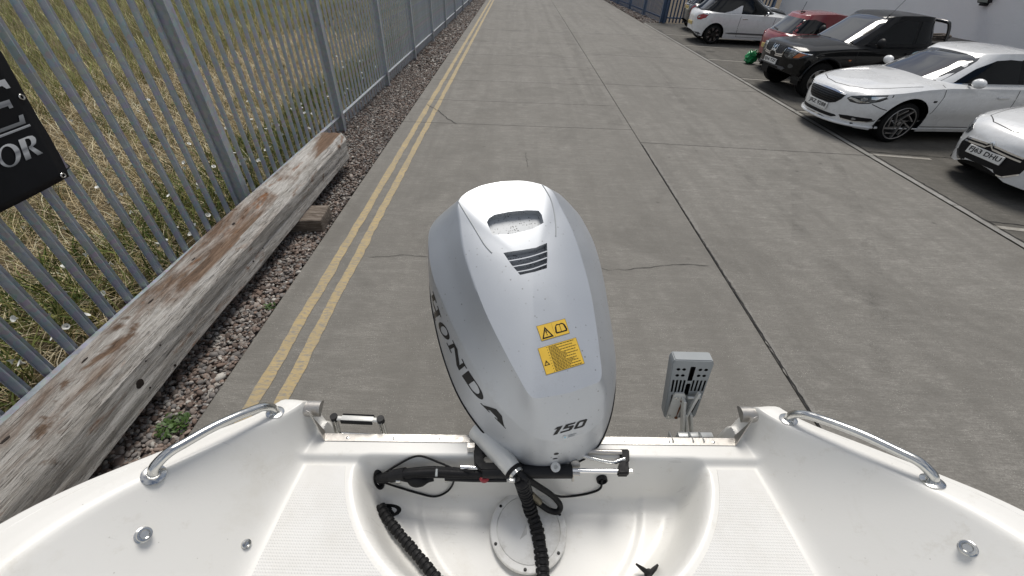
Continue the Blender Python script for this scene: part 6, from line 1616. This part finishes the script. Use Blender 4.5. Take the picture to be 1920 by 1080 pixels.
cd = small('hatchback_car', 'dark grey hatchback with chrome tailgate trim parked last before the blue fence', (7.35 + 4.2, 21.45, 0), R(-3), 'car_dark', 4.2, .88, 1.56, True)
cd.front('tailgate_trim', [(-.30, .775), (.30, .775), (.38, .93), (.36, .93), (.285, .79), (-.285, .79), (-.36, .93), (-.38, .93)][::-1], 'chrome', .016, None, .04, None, .03, True)
cd.front('tailgate_trim', [(-.36, .92), (.36, .92), (.34, .965), (-.34, .965)][::-1], 'lamp_chrome', .014, None, .04, None, .03, True)
# ------------------------------------------------------------------ white rendered building beside the parking bays
bld = thing('white_building', 'white rendered building wall behind the parked cars', 'building', (12.3, 10, 0))
wv = prism_vf([(12.3, -6), (22, -6), (22, 23.4), (12.3, 23.4)], -.2, 6.0); me_obj('wall', wv[0], wv[1], 'wall_render', bld)
box('plinth', (12.285, 8.7, .12), (.03, 29.3, .5), 'old_concrete', bld, .004)
box('parapet', (17.15, 8.7, 6.05), (9.9, 29.6, .14), 'galvanised', bld, .01)
# bulkhead lamp on the wall
q = PX(1850, 4, 12.27); lm = thing('wall_lamp', 'black framed rectangular floodlight fixed to the white wall', 'wall lamp', q)
lt = Matrix.Translation(q + Vector((-.10, .02, .12))) @ Matrix.Rotation(R(-28), 4, 'Y')
bm_obj('housing', box_bm((.09, .34, .30), .012, 2, None, lt), 'black_plastic', lm)
bm_obj('lens', box_bm((.02, .28, .24), .004, 1, None, lt @ Matrix.Translation((-.042, .0, .0))), 'lamp_glass', lm)
bm_obj('bracket', box_bm((.16, .12, .06), .01, 1, None, Matrix.Translation(q + Vector((-.04, .0, -.05)))), 'black_plastic', lm)
# green carrier bag on the ground
bp = P(1404, 119); bgx = thing('carrier_bag', 'crumpled green plastic carrier bag standing on the concrete by the red car', 'bag', (bp.x, bp.y, 0))
bm = bmesh.new(); bmesh.ops.create_icosphere(bm, subdivisions=4, radius=.5)
for v in bm.verts:
    p_ = v.co.copy(); t = p_.z + .5
    k = (1 - .30 * max(0, t - .5)) ; sgn = lambda a, e: math.copysign(abs(a * 2) ** e / 2, a)
    q = Vector((sgn(p_.x, .6) * .34 * k, sgn(p_.y, .6) * .24 * k, t * .34))
    q += Vector((mn.noise(p_ * 5), mn.noise(p_ * 5 + Vector((9, 0, 0))), 0)) * .045 + Vector((0, 0, mn.noise(p_ * 6 + Vector((0, 4, 0))) * .06 * t))
    q.z = max(.0, q.z); v.co = Vector((bp.x, bp.y, 0)) + q
bm_obj('bag_body', bm, 'bag_green', bgx, smooth=25)
for s in (-1, 1):
    tube('handle', spline([(bp.x + s * .07, bp.y, .30), (bp.x + s * .09, bp.y - .02, .37), (bp.x + s * .03, bp.y - .03, .35), (bp.x + s * .02, bp.y - .02, .29)], 5), .014, 'bag_green', bgx, 7)
# low scrap of dark machinery visible past the white hatchback
sk = thing('dark_car', 'dark car bonnet and windscreen showing past the white hatchback', 'car', (11.2, 16.2, 0)) if False else None
